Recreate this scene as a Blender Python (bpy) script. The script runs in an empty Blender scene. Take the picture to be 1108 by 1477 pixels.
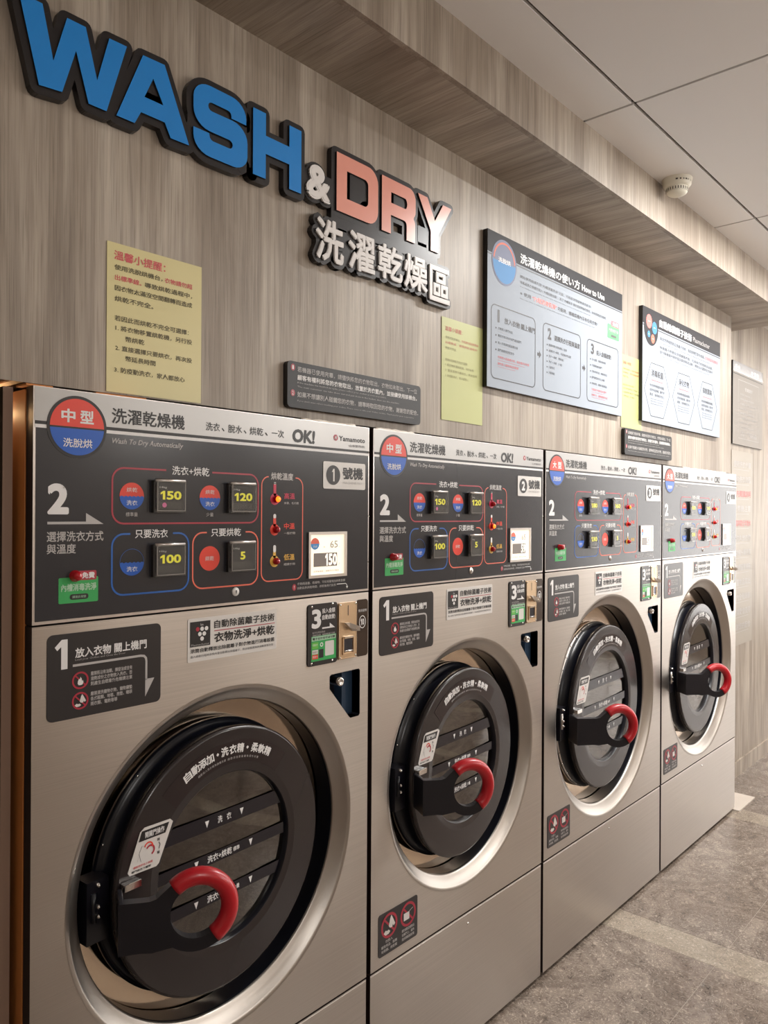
import bpy, bmesh, math, random
from mathutils import Vector, Matrix
random.seed(7)
C = bpy.context.scene.collection
PI = math.pi

# ------------------------------------------------------------------ camera
cam_data = bpy.data.cameras.new('camera')
cam = bpy.data.objects.new('camera', cam_data); C.objects.link(cam)
CX, CY, CZ = -0.66145, -1.49098, 1.75789
fw = Vector((0.74754312, 0.6642115, 0.00153823)); rt = Vector((0.66419586, -0.74753828, 0.00551106)); up = Vector((-0.00481039, 0.00309807, 0.99998363))
cam.matrix_world = Matrix(((rt.x, up.x, -fw.x, CX), (rt.y, up.y, -fw.y, CY), (rt.z, up.z, -fw.z, CZ), (0, 0, 0, 1)))
cam_data.sensor_fit = 'VERTICAL'; cam_data.sensor_height = 24.0; cam_data.lens = 24.0 * 1114.565 / 1477.0
cam_data.clip_start = 0.02
bpy.context.scene.camera = cam

# ------------------------------------------------------------------ world, exposure
w = bpy.data.worlds.new('world'); bpy.context.scene.world = w; w.use_nodes = True
bg = w.node_tree.nodes['Background']; bg.inputs[0].default_value = (1.0, 0.96, 0.92, 1); bg.inputs[1].default_value = 3.9
vs = bpy.context.scene.view_settings
vs.view_transform = 'Standard'; vs.look = 'None'; vs.gamma = 1.0; vs.use_curve_mapping = False; vs.exposure = 0.30
SPOTS = [(2.85, -0.77, 40), (4.25, -0.77, 19), (5.65, -0.77, 16), (7.05, -0.77, 18), (8.45, -0.77, 18), (-0.4, -3.0, 24), (3.15, -2.7, 36), (5.3, -2.7, 30), (8.0, -2.7, 26), (2.65, -3.9, 24), (-0.4, -3.9, 16), (5.3, -3.9, 24)]
CEIL = 3.133

# ------------------------------------------------------------------ colour + materials
def lin(c):
    return c / 12.92 if c <= 0.04045 else ((c + 0.055) / 1.055) ** 2.4
def col(h):
    if isinstance(h, str):
        h = h.lstrip('#'); return tuple(lin(int(h[i:i+2], 16) / 255) for i in (0, 2, 4)) + (1,)
    return tuple(h) + (1,)
M = {}
def mat(name, c, rough=0.5, metal=0.0, emit=None, es=0.0, coat=0.0, alpha=None, trans=0.0, ior=1.5):
    if name in M: return M[name]
    m = bpy.data.materials.new(name); m.use_nodes = True; b = m.node_tree.nodes['Principled BSDF']
    b.inputs['Base Color'].default_value = col(c); b.inputs['Roughness'].default_value = rough
    b.inputs['Metallic'].default_value = metal; b.inputs['IOR'].default_value = ior
    b.inputs['Coat Weight'].default_value = coat; b.inputs['Coat Roughness'].default_value = 0.08
    if emit: b.inputs['Emission Color'].default_value = col(emit); b.inputs['Emission Strength'].default_value = es
    if trans: b.inputs['Transmission Weight'].default_value = trans
    M[name] = m; return m
def nodes(m): return m.node_tree.nodes, m.node_tree.links, m.node_tree.nodes['Principled BSDF']
def mapped(N, L, scale, rot=(0, 0, 0)):
    tc = N.new('ShaderNodeTexCoord'); mp = N.new('ShaderNodeMapping'); mp.inputs['Scale'].default_value = scale; mp.inputs['Rotation'].default_value = rot
    L.new(tc.outputs['Object'], mp.inputs['Vector']); return mp.outputs['Vector']
def noise(N, L, vec, scale, detail=4, rough=0.55, dist=0.0):
    n = N.new('ShaderNodeTexNoise'); n.inputs['Scale'].default_value = scale; n.inputs['Detail'].default_value = detail
    n.inputs['Roughness'].default_value = rough; n.inputs['Distortion'].default_value = dist; L.new(vec, n.inputs['Vector']); return n.outputs['Fac']
def ramp(N, L, fac, stops):
    r = N.new('ShaderNodeValToRGB'); e = r.color_ramp.elements
    while len(e) < len(stops): e.new(0.5)
    for s, (p, c) in zip(e, stops): s.position = p; s.color = col(c)
    L.new(fac, r.inputs['Fac']); return r.outputs['Color']
def mix(N, L, a, b, f, mode='MIX'):
    x = N.new('ShaderNodeMix'); x.data_type = 'RGBA'; x.blend_type = mode
    if isinstance(f, float): x.inputs['Factor'].default_value = f
    else: L.new(f, x.inputs['Factor'])
    for v, i in ((a, 'A'), (b, 'B')):
        s = [q for q in x.inputs if q.name == i and q.type == 'RGBA'][0]
        if isinstance(v, tuple): s.default_value = v
        else: L.new(v, s)
    return [q for q in x.outputs if q.type == 'RGBA'][0]
def bump(N, L, b, h, strength, dist=0.002):
    n = N.new('ShaderNodeBump'); n.inputs['Strength'].default_value = strength; n.inputs['Distance'].default_value = dist
    L.new(h, n.inputs['Height']); L.new(n.outputs['Normal'], b.inputs['Normal'])

def wood(name, axis, dark='#897e72', mid='#a59b8f', light='#bcb4a9', rough=0.44):
    """pale grey oak laminate; grain runs along axis (0 x, 1 y, 2 z)"""
    m = mat(name, mid, rough); N, L, b = nodes(m)
    def sc(a, g): s = [a, a, a]; s[axis] = g; return tuple(s)
    v1 = mapped(N, L, sc(9, 0.9)); v2 = mapped(N, L, sc(75, 2.2)); v3 = mapped(N, L, sc(2.2, 0.45)); v4 = mapped(N, L, sc(260, 5))
    n1 = noise(N, L, v1, 1, 6, 0.6, 0.8); n2 = noise(N, L, v2, 1, 4, 0.6); n3 = noise(N, L, v3, 1, 3, 0.5, 1.5); n4 = noise(N, L, v4, 1, 2)
    c1 = ramp(N, L, n1, [(0.3, dark), (0.5, mid), (0.72, light)])
    c2 = ramp(N, L, n2, [(0.32, '#8b8077'), (0.55, '#c9c3bc'), (0.7, '#d9d5cf')])
    c = mix(N, L, c1, c2, 0.42, 'OVERLAY')
    c3 = ramp(N, L, n3, [(0.35, '#b9aea4'), (0.6, '#ffffff')])
    c = mix(N, L, c, c3, 0.55, 'MULTIPLY')
    c4 = ramp(N, L, n4, [(0.34, '#9a9088'), (0.46, '#ffffff')])
    c = mix(N, L, c, c4, 0.35, 'MULTIPLY')
    L.new(c, b.inputs['Base Color'])
    ad = N.new('ShaderNodeMath'); ad.operation = 'ADD'; L.new(n2, ad.inputs[0]); L.new(n4, ad.inputs[1])
    bump(N, L, b, ad.outputs[0], 0.35, 0.0012)
    return m
WOODZ = wood('laminate_vertical', 2)
WOODY = wood('laminate_across', 1)
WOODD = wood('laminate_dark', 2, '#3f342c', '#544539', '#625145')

def steel(name, c, rough=0.3, aniso=0.75, streak=(1.5, 1.5, 420)):
    m = mat(name, c, rough, 1.0); N, L, b = nodes(m)
    b.inputs['Anisotropic'].default_value = aniso; b.inputs['Anisotropic Rotation'].default_value = 0.25
    t = N.new('ShaderNodeTangent'); t.direction_type = 'UV_MAP'; t.uv_map = 'uv'
    L.new(t.outputs[0], b.inputs['Tangent'])
    n = noise(N, L, mapped(N, L, streak), 1, 3, 0.6)
    cc = ramp(N, L, n, [(0.25, tuple(0.90 * x for x in col(c)[:3])), (0.75, tuple(min(1, 1.07 * x) for x in col(c)[:3]))])
    L.new(cc, b.inputs['Base Color'])
    n2 = noise(N, L, mapped(N, L, (0.8, 0.8, 0.8)), 1.6, 2)
    mr = N.new('ShaderNodeMapRange'); mr.inputs[1].default_value = 0.3; mr.inputs[2].default_value = 0.7; mr.inputs[3].default_value = rough - 0.03; mr.inputs[4].default_value = rough + 0.05
    L.new(n2, mr.inputs[0]); L.new(mr.outputs[0], b.inputs['Roughness'])
    return m
STEEL = steel('brushed_steel', (0.50, 0.452, 0.408), 0.33, 0.85)
BEZEL = mat('spun_steel', (0.47, 0.435, 0.40), 0.38, 1.0)
N_, L_, B_ = nodes(BEZEL); B_.inputs['Anisotropic'].default_value = 0.3
RECESS = mat('polished_steel', (0.66, 0.54, 0.43), 0.10, 1.0)
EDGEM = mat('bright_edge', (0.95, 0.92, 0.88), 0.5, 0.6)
CHROME = mat('chrome', (0.82, 0.80, 0.78), 0.12, 1.0)
TRIM = mat('satin_trim', (0.62, 0.58, 0.55), 0.3, 1.0)
BRASS = mat('brushed_brass', (0.72, 0.54, 0.36), 0.32, 1.0)
DARKBODY = mat('dark_cabinet', '#2a1d1b', 0.5)
BLACKF = mat('black_face', '#29292e', 0.22)
STICK = mat('charcoal_sticker', '#2d2a2b', 0.3)
HEADER = mat('header_white', '#a9a7a5', 0.34, 0.4)
DOORB = mat('door_black', '#2b2525', 0.2)
NAVY = mat('rubber_navy', '#0d0f18', 0.28)
ARM = mat('arm_black', '#121119', 0.35)
REDG = mat('red_grip', '#b3101f', 0.3, coat=0.3)
WHITE = mat('print_white', '#e2e0df', 0.4)
GREYW = mat('print_grey', '#b4b0ae', 0.4)
BLACK = mat('print_black', '#201d1e', 0.4)
RED = mat('print_red', '#e0402f', 0.35); BLUE = mat('print_blue', '#1257b8', 0.35)
CRIM = mat('print_crimson', '#a82f40', 0.35); ORNG = mat('print_orange', '#e8705a', 0.35)
LBLUE = mat('print_line_blue', '#1f5fb0', 0.35)
YEL = mat('print_yellow', '#e8e02c', 0.35, emit='#e8e02c', es=0.25)
GOLD = mat('print_gold', '#d9a945', 0.4); MAG = mat('print_magenta', '#c02548', 0.4)
GREEN = mat('print_green', '#35a356', 0.4); LGREEN = mat('print_pale_green', '#a9cdb0', 0.4)
PINK = mat('print_pink', '#e06aa0', 0.4)
STKW = mat('sticker_white', '#d6d2ce', 0.3)
BTN = mat('button_body', '#2e2c2c', 0.15)
BTNF = mat('button_frame', '#3a3736', 0.2)
REDB = mat('lamp_red', '#b0101c', 0.15, coat=0.5)
LIT = mat('lamp_lit', '#ff6a18', 0.3, emit='#ff5210', es=4.0)
LCD = mat('lcd_lit', '#f3ead9', 0.3, emit='#f6e9d2', es=0.62)
LCDT = mat('lcd_dim', '#7d7570', 0.3, emit='#7d7570', es=0.15); SEG = mat('lcd_segment', '#8d857e', 0.3, emit='#8d857e', es=0.2)
SEGW = mat('lcd_digit', '#f7f0e4', 0.3, emit='#f7f0e4', es=0.6)
PAPERY = mat('yellow_paper', '#d9ce98', 0.35); PAPERG = mat('lime_paper', '#bcbf80', 0.45)
BOARDW = mat('board_white', '#a6aeb9', 0.55); BOARDG = mat('board_grey', '#2f2d31', 0.5)
for q_ in (BOARDW, BOARDG): q_.node_tree.nodes['Principled BSDF'].inputs['Specular IOR Level'].default_value = .12; EDGE = mat('board_edge', '#1b191a', 0.4)
PRN = mat('print_dark_grey', '#333135', 0.5); PRR = mat('print_pale_red', '#cf5a5e', 0.4)
SKY = mat('print_sky_blue', '#3d94d6', 0.4); SGN_BLUE = mat('sign_blue', '#1f84d4', 0.28); SGN_BACK = mat('sign_black', '#211d1e', 0.3)
SGN_W = mat('sign_white', '#e4e0dd', 0.3)
CEILM = mat('ceiling_white', '#ebe7e4', 0.5); GAP = mat('gap_dark', '#3a3030', 0.8)
DET = mat('detector_cream', '#d8d2c2', 0.45)
GLOWPAINT = mat('painted_orange_glow', '#c87f42', 0.6); CAULK = mat('white_sealant', '#e9e0d4', 0.5)  # the orange holds the warm light leaking from the gap
BEIGE = mat('beige_wall', '#b3a698', 0.6)
BULB = mat('downlight_glow', '#fff4e6', 0.5, emit='#fff1e0', es=3.0)
POCKET = mat('pocket_blue', '#33475e', 0.3)
# the salmon letters: one even colour, glossy so lamp glare can pale them
SALMON = mat('sign_salmon', '#e59784', 0.27); SALMON.node_tree.nodes['Principled BSDF'].inputs['Specular IOR Level'].default_value = .9
def glassmat():
    m = mat('door_glass', '#3a3230', 0.03); N, L, b = nodes(m); out = N['Material Output']
    t = N.new('ShaderNodeBsdfTransparent'); t.inputs[0].default_value = (.5, .48, .46, 1); g = N.new('ShaderNodeBsdfGlossy'); g.inputs['Roughness'].default_value = .02; g.inputs['Color'].default_value = (1, .96, .92, 1)
    f = N.new('ShaderNodeFresnel'); f.inputs[0].default_value = 2.3; x = N.new('ShaderNodeMixShader')
    L.new(f.outputs[0], x.inputs[0]); L.new(t.outputs[0], x.inputs[1]); L.new(g.outputs[0], x.inputs[2]); L.new(x.outputs[0], out.inputs['Surface']); return m
GLASS = glassmat()
ACRYL = mat('clear_acrylic', '#9a9a98', 0.05); ACRYL.node_tree.nodes['Principled BSDF'].inputs['Alpha'].default_value = 0.10

def marble(name, pale=False):
    m = mat(name, '#8a7d72', 0.22); N, L, b = nodes(m)
    v = mapped(N, L, (1, 1, 1)); n1 = noise(N, L, v, 4.2, 9, 0.7, 3.0); n2 = noise(N, L, v, 26, 5, 0.6, 5.0); n3 = noise(N, L, v, 1.6, 3)
    if pale: c1 = ramp(N, L, n1, [(0.3, '#8d8274'), (0.5, '#aba08f'), (0.7, '#c4bbab')])
    else: c1 = ramp(N, L, n1, [(0.33, '#3c332e'), (0.46, '#6a5e55'), (0.56, '#8d8076'), (0.7, '#aa9d91')])
    c2 = ramp(N, L, n2, [(0.37, '#251f1d'), (0.45, '#85796e'), (0.55, '#776b62'), (0.64, '#cfc2b4')])
    c = mix(N, L, c1, c2, 0.5)
    c3 = ramp(N, L, n3, [(0.35, '#d5cbc3'), (0.6, '#ffffff')]); c = mix(N, L, c, c3, 0.6, 'MULTIPLY')
    L.new(c, b.inputs['Base Color']); return m
MARBLE = marble('brown_marble'); MARBLEP = marble('pale_marble', True)

# ------------------------------------------------------------------ mesh building
class MB:
    """collects geometry and links it as ONE mesh object"""
    def __init__(s): s.v = []; s.f = []; s.m = []; s.mats = []; s.smooth = []
    def mi(s, m):
        if m not in s.mats: s.mats.append(m)
        return s.mats.index(m)
    def add(s, vs, fs, m, smooth=False):
        o = len(s.v); s.v += [tuple(p) for p in vs]; k = s.mi(m)
        for f in fs: s.f.append(tuple(o + i for i in f)); s.m.append(k); s.smooth.append(smooth)
    def box(s, a, b, m):
        x0, y0, z0 = a; x1, y1, z1 = b
        s.add([(x0,y0,z0),(x1,y0,z0),(x1,y1,z0),(x0,y1,z0),(x0,y0,z1),(x1,y0,z1),(x1,y1,z1),(x0,y1,z1)],
              [(0,3,2,1),(4,5,6,7),(0,1,5,4),(1,2,6,5),(2,3,7,6),(3,0,4,7)], m)
    def prism(s, pts, y, th, m, side=None):
        """2D outline (u,z) counter-clockwise seen from the front (-y); front face at y, depth th behind it"""
        if sum(pts[i][0]*pts[(i+1) % len(pts)][1] - pts[(i+1) % len(pts)][0]*pts[i][1] for i in range(len(pts))) < 0: pts = pts[::-1]
        n = len(pts); s.add([(p[0], y, p[1]) for p in pts], [tuple(range(n))], m)
        if th > 0:
            s.add([(p[0], y, p[1]) for p in pts] + [(p[0], y + th, p[1]) for p in pts], [(i, n + i, n + (i+1) % n, (i+1) % n) for i in range(n)], side or m)
            s.add([(p[0], y + th, p[1]) for p in pts], [tuple(range(n))[::-1]], side or m)
    def stroke(s, pts, wd, y, m, closed=False, th=0.0):
        n = len(pts); L_ = []; R_ = []
        for i in range(n):
            if closed: a, b, c = pts[i-1], pts[i], pts[(i+1) % n]
            else: a, b, c = pts[max(i-1, 0)], pts[i], pts[min(i+1, n-1)]
            d1 = (b[0]-a[0], b[1]-a[1]); d2 = (c[0]-b[0], c[1]-b[1])
            l1 = math.hypot(*d1); l2 = math.hypot(*d2)
            if l1 < 1e-9: d1, l1 = d2, l2
            if l2 < 1e-9: d2, l2 = d1, l1
            n1 = (-d1[1]/l1, d1[0]/l1); n2 = (-d2[1]/l2, d2[0]/l2)
            q = (n1[0]+n2[0], n1[1]+n2[1]); ql = max(q[0]**2+q[1]**2, 0.3); k = wd / ql
            L_.append((b[0]+q[0]*k, b[1]+q[1]*k)); R_.append((b[0]-q[0]*k, b[1]-q[1]*k))
        vs = [(p[0], y, p[1]) for p in L_] + [(p[0], y, p[1]) for p in R_]
        rng = range(n) if closed else range(n-1)
        s.add(vs, [(n+i, n+(i+1) % n, (i+1) % n, i) for i in rng], m)
        if th > 0:
            vs2 = vs + [(a, y+th, c) for a, _, c in vs]; N2 = 2*n; fs = []
            for i in rng:
                j = (i+1) % n; fs += [(i, j, N2+j, N2+i), (n+j, n+i, N2+n+i, N2+n+j)]
            if not closed: fs += [(n, 0, N2, N2+n), (n-1, 2*n-1, N2+2*n-1, N2+n-1)]
            s.add(vs2, fs, m)
    def lathe(s, prof, c, m, seg=64, a0=0.0, a1=2*PI, smooth=True):
        """profile [(radius, y)] turned about the y axis through c=(u,z)"""
        full = abs(a1-a0-2*PI) < 1e-6; k = seg if full else seg+1; vs = []
        for i in range(k):
            a = a0 + (a1-a0)*i/seg
            for r, y in prof: vs.append((c[0]+r*math.cos(a), y, c[1]+r*math.sin(a)))
        n = len(prof); fs = []
        for i in range(seg):
            j = (i+1) % k
            for q in range(n-1): fs.append((i*n+q, i*n+q+1, j*n+q+1, j*n+q))
        s.add(vs, fs, m, smooth)
    def tube(s, path, r, m, seg=12, caps=True):
        vs = []; n = len(path)
        for i, p in enumerate(path):
            p = Vector(p); t = (Vector(path[min(i+1, n-1)]) - Vector(path[max(i-1, 0)])).normalized()
            a = t.cross(Vector((0, 1, 0.01))); a.normalize(); b = t.cross(a)
            rr = r[i] if isinstance(r, list) else r
            for k in range(seg): q = 2*PI*k/seg; vs.append(tuple(p + a*rr*math.cos(q) + b*rr*math.sin(q)))
        fs = [(i*seg+k, i*seg+(k+1) % seg, (i+1)*seg+(k+1) % seg, (i+1)*seg+k) for i in range(n-1) for k in range(seg)]
        if caps: fs += [tuple(range(seg))[::-1], tuple((n-1)*seg+k for k in range(seg))]
        s.add(vs, fs, m, True)
    def build(s, name, parent=None, uv=False, loc=None, bevel=0.0):
        me = bpy.data.meshes.new(name); me.from_pydata(s.v, [], s.f)
        for m in s.mats: me.materials.append(m)
        me.polygons.foreach_set('material_index', s.m); me.polygons.foreach_set('use_smooth', s.smooth)
        if uv:
            u = me.uv_layers.new(name='uv')
            for p in me.polygons:
                for li in p.loop_indices:
                    co = me.vertices[me.loops[li].vertex_index].co; u.data[li].uv = (co.x + co.y, co.z)
        me.update(); o = bpy.data.objects.new(name, me); C.objects.link(o)
        if parent: o.parent = parent
        if loc: o.location = loc
        if bevel:
            b = o.modifiers.new('bevel', 'BEVEL'); b.width = bevel; b.segments = 2; b.limit_method = 'ANGLE'
        return o

def circ(c, r, n=48, rz=None, a0=0, a1=2*PI, end=False):
    k = n + 1 if end else n
    return [(c[0] + r*math.cos(a0+(a1-a0)*i/n), c[1] + (rz or r)*math.sin(a0+(a1-a0)*i/n)) for i in range(k)]
def rect(u0, u1, z0, z1): return [(u0, z0), (u1, z0), (u1, z1), (u0, z1)]
def rrect(u0, u1, z0, z1, r, n=5):
    P = []
    for cx, cz, a in ((u1-r, z1-r, 0), (u0+r, z1-r, PI/2), (u0+r, z0+r, PI), (u1-r, z0+r, 1.5*PI)):
        P += [(cx + r*math.cos(a+PI/2*i/n), cz + r*math.sin(a+PI/2*i/n)) for i in range(n+1)]
    return P

_holes = {}
def fill(contours):
    """triangulate outlines with holes through a 2D curve -> (verts2d, faces)"""
    cu = bpy.data.curves.new('fill', 'CURVE'); cu.dimensions = '2D'; cu.fill_mode = 'FRONT'
    for ct in contours:
        sp = cu.splines.new('POLY'); sp.points.add(len(ct)-1); sp.use_cyclic_u = True
        for p, q in zip(sp.points, ct): p.co = (q[0], q[1], 0, 1)
    o = bpy.data.objects.new('fill', cu); me = bpy.data.meshes.new_from_object(o)
    V = [(v.co.x, v.co.y) for v in me.vertices]; F = []
    for p in me.polygons:
        f = list(p.vertices); a = sum(V[f[i]][0]*V[f[(i+1) % len(f)]][1]-V[f[(i+1) % len(f)]][0]*V[f[i]][1] for i in range(len(f)))
        F.append(tuple(f if a > 0 else f[::-1]))
    bpy.data.objects.remove(o); bpy.data.curves.remove(cu); bpy.data.meshes.remove(me)
    return V, F
def holed(mb, contours, y, th, m, side=None):
    V, F = fill(contours)
    mb.add([(p[0], y, p[1]) for p in V], F, m)
    if th:
        for ct in contours:
            n = len(ct); mb.add([(p[0], y, p[1]) for p in ct] + [(p[0], y+th, p[1]) for p in ct], [(i, n+i, n+(i+1) % n, (i+1) % n) for i in range(n)], side or m)

_tx = {}
def glyphs(s, bold=0.0, res=2, shear=0.0, sp=1.0):
    key = (s, bold, res, shear, sp)
    if key in _tx: return _tx[key]
    cu = bpy.data.curves.new('t', 'FONT'); cu.body = s; cu.size = 1; cu.resolution_u = res; cu.shear = shear; cu.space_character = sp
    o = bpy.data.objects.new('t', cu); me = bpy.data.meshes.new_from_object(o)
    V = [(v.co.x, v.co.y) for v in me.vertices]; F = []; ec = {}
    for p in me.polygons:
        f = list(p.vertices); a = sum(V[f[i]][0]*V[f[(i+1) % len(f)]][1]-V[f[(i+1) % len(f)]][0]*V[f[i]][1] for i in range(len(f)))
        f = f if a > 0 else f[::-1]; F.append(tuple(f))
        for i in range(len(f)): ec[(f[i], f[(i+1) % len(f)])] = 1
    B = [e for e in ec if (e[1], e[0]) not in ec]; D3 = [0.0]*len(V); dq = 0
    if bold:
        for a, b in B:
            A, D = V[a], V[b]; dx, dy = D[0]-A[0], D[1]-A[1]; l = math.hypot(dx, dy)
            if l < 1e-6: continue
            dx /= l; dy /= l; k = len(V); nx, ny = dy*bold, -dx*bold; jn = 8 if bold > .025 else 4
            th = math.atan2(dy, dx)
            V += [A, (A[0]+nx, A[1]+ny), (D[0]+nx, D[1]+ny)] + [(D[0]+bold*math.cos(th-PI/2+PI/2*q/(jn/2)), D[1]+bold*math.sin(th-PI/2+PI/2*q/(jn/2))) for q in range(1, jn//2+1)] + [D]
            F.append(tuple(range(k, len(V)))); dq += 1; e_ = (1 + dq % 9) * 1.4e-5; D3 += [e_] * (len(V)-k)
    bpy.data.objects.remove(o); bpy.data.curves.remove(cu); bpy.data.meshes.remove(me)
    _tx[key] = (V, F, B, D3); return _tx[key]
def num(mb, s, u0, u1, z0, z1, y, m, bold=.04, res=3):
    """digits; a leading 1 gets its own flagged stroke"""
    if s[0] == '1' and len(s) > 1:
        n = len(s); w = (u1-u0)/n; a = u0; h = z1-z0
        mb.prism([(a+w*.42, z0), (a+w*.74, z0), (a+w*.74, z1), (a+w*.48, z1), (a+w*.12, z1-h*.22), (a+w*.12, z1-h*.42), (a+w*.42, z1-h*.30)], y, 0, m)
        text(mb, s[1:], u0+w*.95, u1, z0, z1, y, m, bold, res)
    else: text(mb, s, u0, u1, z0, z1, y, m, bold, res)
def text(mb, s, u0, u1, z0, z1, y, m, bold=0.0, res=2, shear=0.0, fn=None, sp=1.0):
    """write s into the box u0..u1, z0..z1"""
    V, F, B, D3 = glyphs(s, bold, res, shear, sp)
    if not V: return
    xs = [p[0] for p in V]; zs = [p[1] for p in V]; x0, x1, y0, y1 = min(xs), max(xs), min(zs), max(zs)
    ku = (u1-u0)/(x1-x0); kz = (z1-z0)/(y1-y0)
    P = [(u0+(p[0]-x0)*ku, z0+(p[1]-y0)*kz) for p in V]
    if fn: P = [fn(p) for p in P]
    mb.add([(p[0], y+d_, p[1]) for p, d_ in zip(P, D3)], F, m)

def tag(o, label=None, cat=None, group=None, kind=None):
    if label: o['label'] = label
    if cat: o['category'] = cat
    if group: o['group'] = group
    if kind: o['kind'] = kind
    return o
def empty(name, loc=(0, 0, 0), rz=0.0, parent=None):
    o = bpy.data.objects.new(name, None); C.objects.link(o); o.location = loc; o.rotation_euler = (0, 0, rz); o.empty_display_size = 0.1
    if parent: o.parent = parent
    return o
def struct(mb, name, parent=None, **k):
    o = mb.build(name, parent, **k); o['kind'] = 'structure'; return o

# ------------------------------------------------------------------ the room
WY = 0.05          # face of the upper wall
FY = 0.19          # face of the wall beyond the machines
X0, X1 = -3.0, 10.5
YB = -4.6
XE = 4.235         # end of the upper wall

mb = MB(); mb.box((X0, YB, -0.08), (X1, 1.2, -0.0006), mat('grout', '#8f8478', .6)); fl = struct(mb, 'floor')
xs = [X0, -2.36, -2.19, -0.75, -0.58, 0.85, 1.02, 2.45, 2.62, 4.05, 4.22, 5.65, 5.82, 7.25, 7.42, 8.85, 9.02, X1]
ys = [YB, -3.66, -2.06, -0.46, 1.2]
for i in range(len(xs)-1):
    narrow = xs[i+1]-xs[i] < 0.2
    for j in range(len(ys)-1):
        mb = MB(); g = 0.0013
        mb.box((xs[i]+g, ys[j]+g, -0.012), (xs[i+1]-g, ys[j+1]-g, 0.0), MARBLEP if narrow else MARBLE)
        mb.build('marble_slab', fl)

mb = MB(); mb.box((X0, 0, 0), (XE, 0.15, CEIL - 2.012), WOODZ)
wu = struct(mb, 'wall_upper', loc=(0, WY, 2.012))
mb = MB(); mb.box((XE - 0.02, 0, 0), (X1, 0.1, CEIL), WOODZ); struct(mb, 'wall_far', loc=(0, FY, 0))
mb = MB(); mb.box((XE - 0.03, FY - 0.012, 0), (X1, FY, 0.1), WOODZ); struct(mb, 'baseboard_far')
mb = MB(); mb.box((X0, 1.2, 0), (XE + 0.5, 1.3, 2.1), WOODD); struct(mb, 'wall_alcove')
mb = MB(); mb.box((X0, WY+.15, 2.006), (XE, 1.3, 2.03), WOODD); struct(mb, 'ceiling_alcove')
mb = MB(); mb.box((XE-.02, .15, 0), (XE, 1.3, 2.03), WOODD); struct(mb, 'wall_behind_machines')
mb = MB(); mb.box((X0 - 0.1, YB, 0), (X0, 1.3, CEIL), BEIGE); struct(mb, 'wall_left')
mb = MB(); mb.box((X0, YB - 0.1, 0), (X1, YB, CEIL), BEIGE); struct(mb, 'wall_back')
# end wall with an unseen window added to brighten the far machines' reflections
mb = MB()
mb.box((X1, YB, 0), (X1+0.12, -4.2, CEIL), BEIGE); mb.box((X1, -0.35, 0), (X1+0.12, 0.3, CEIL), BEIGE)
mb.box((X1, -4.2, 0), (X1+0.12, -0.35, 0.35), BEIGE); mb.box((X1, -4.2, 2.75), (X1+0.12, -0.35, CEIL), BEIGE); struct(mb, 'wall_right')
mb = MB()
for a in (-4.2, -2.95, -1.65, -0.40): mb.box((X1+0.03, a, 0.35), (X1+0.08, a+0.05, 2.75), BOARDG)
mb.box((X1+0.03, -4.2, 0.35), (X1+0.08, -0.35, 0.4), BOARDG); mb.box((X1+0.03, -4.2, 2.70), (X1+0.08, -0.35, 2.75), BOARDG); wn = struct(mb, 'added_window_1')
gm = mat('added_window_glass', '#ffffff', 0.0); gm.node_tree.nodes['Principled BSDF'].inputs['Alpha'].default_value = 0.08
for a in (-4.15, -2.90, -1.60): mb = MB(); mb.box((X1+0.05, a, 0.4), (X1+0.056, a+1.2, 2.7), gm); mb.build('pane', wn)

# beam over the machines: fascia, underside
BY, BZ = -0.213, 2.96
mb = MB()
mb.box((X0, BY, BZ), (4.62, BY+0.018, CEIL), WOODZ); struct(mb, 'trim_1')
mb = MB(); mb.box((X0, BY+0.018, BZ), (4.24, WY, BZ+0.018), WOODY); struct(mb, 'trim_2')
mb = MB(); mb.box((4.243, BY+0.018, BZ), (4.62, FY, BZ+0.018), WOODY); struct(mb, 'trim_4')

# ceiling tiles with open joints
mb = MB(); mb.box((X0, YB, CEIL+0.02), (X1, 1.3, CEIL+0.1), GAP); ce = struct(mb, 'ceiling')
cx = [X0] + [1.82 + 1.33*k for k in range(-3, 7)] + [X1]
cy = [YB, -4.395 + 0.01, -3.055, -1.725, -0.395, BY]
holes = {}
for i in range(len(cx)-1):
    for j in range(len(cy)-1):
        g = 0.006; a, b, c, d = cx[i]+g, cx[i+1]-g, cy[j]+g, cy[j+1]-(g if j < len(cy)-2 else 0)
        mb = MB(); mb.box((a, c, CEIL), (b, d, CEIL+0.012), CEILM); mb.build('ceiling_tile', ce)
mb = MB(); mb.box((4.62, BY, CEIL), (X1, FY, CEIL+0.012), CEILM); mb.build('ceiling_tile', ce)

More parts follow.
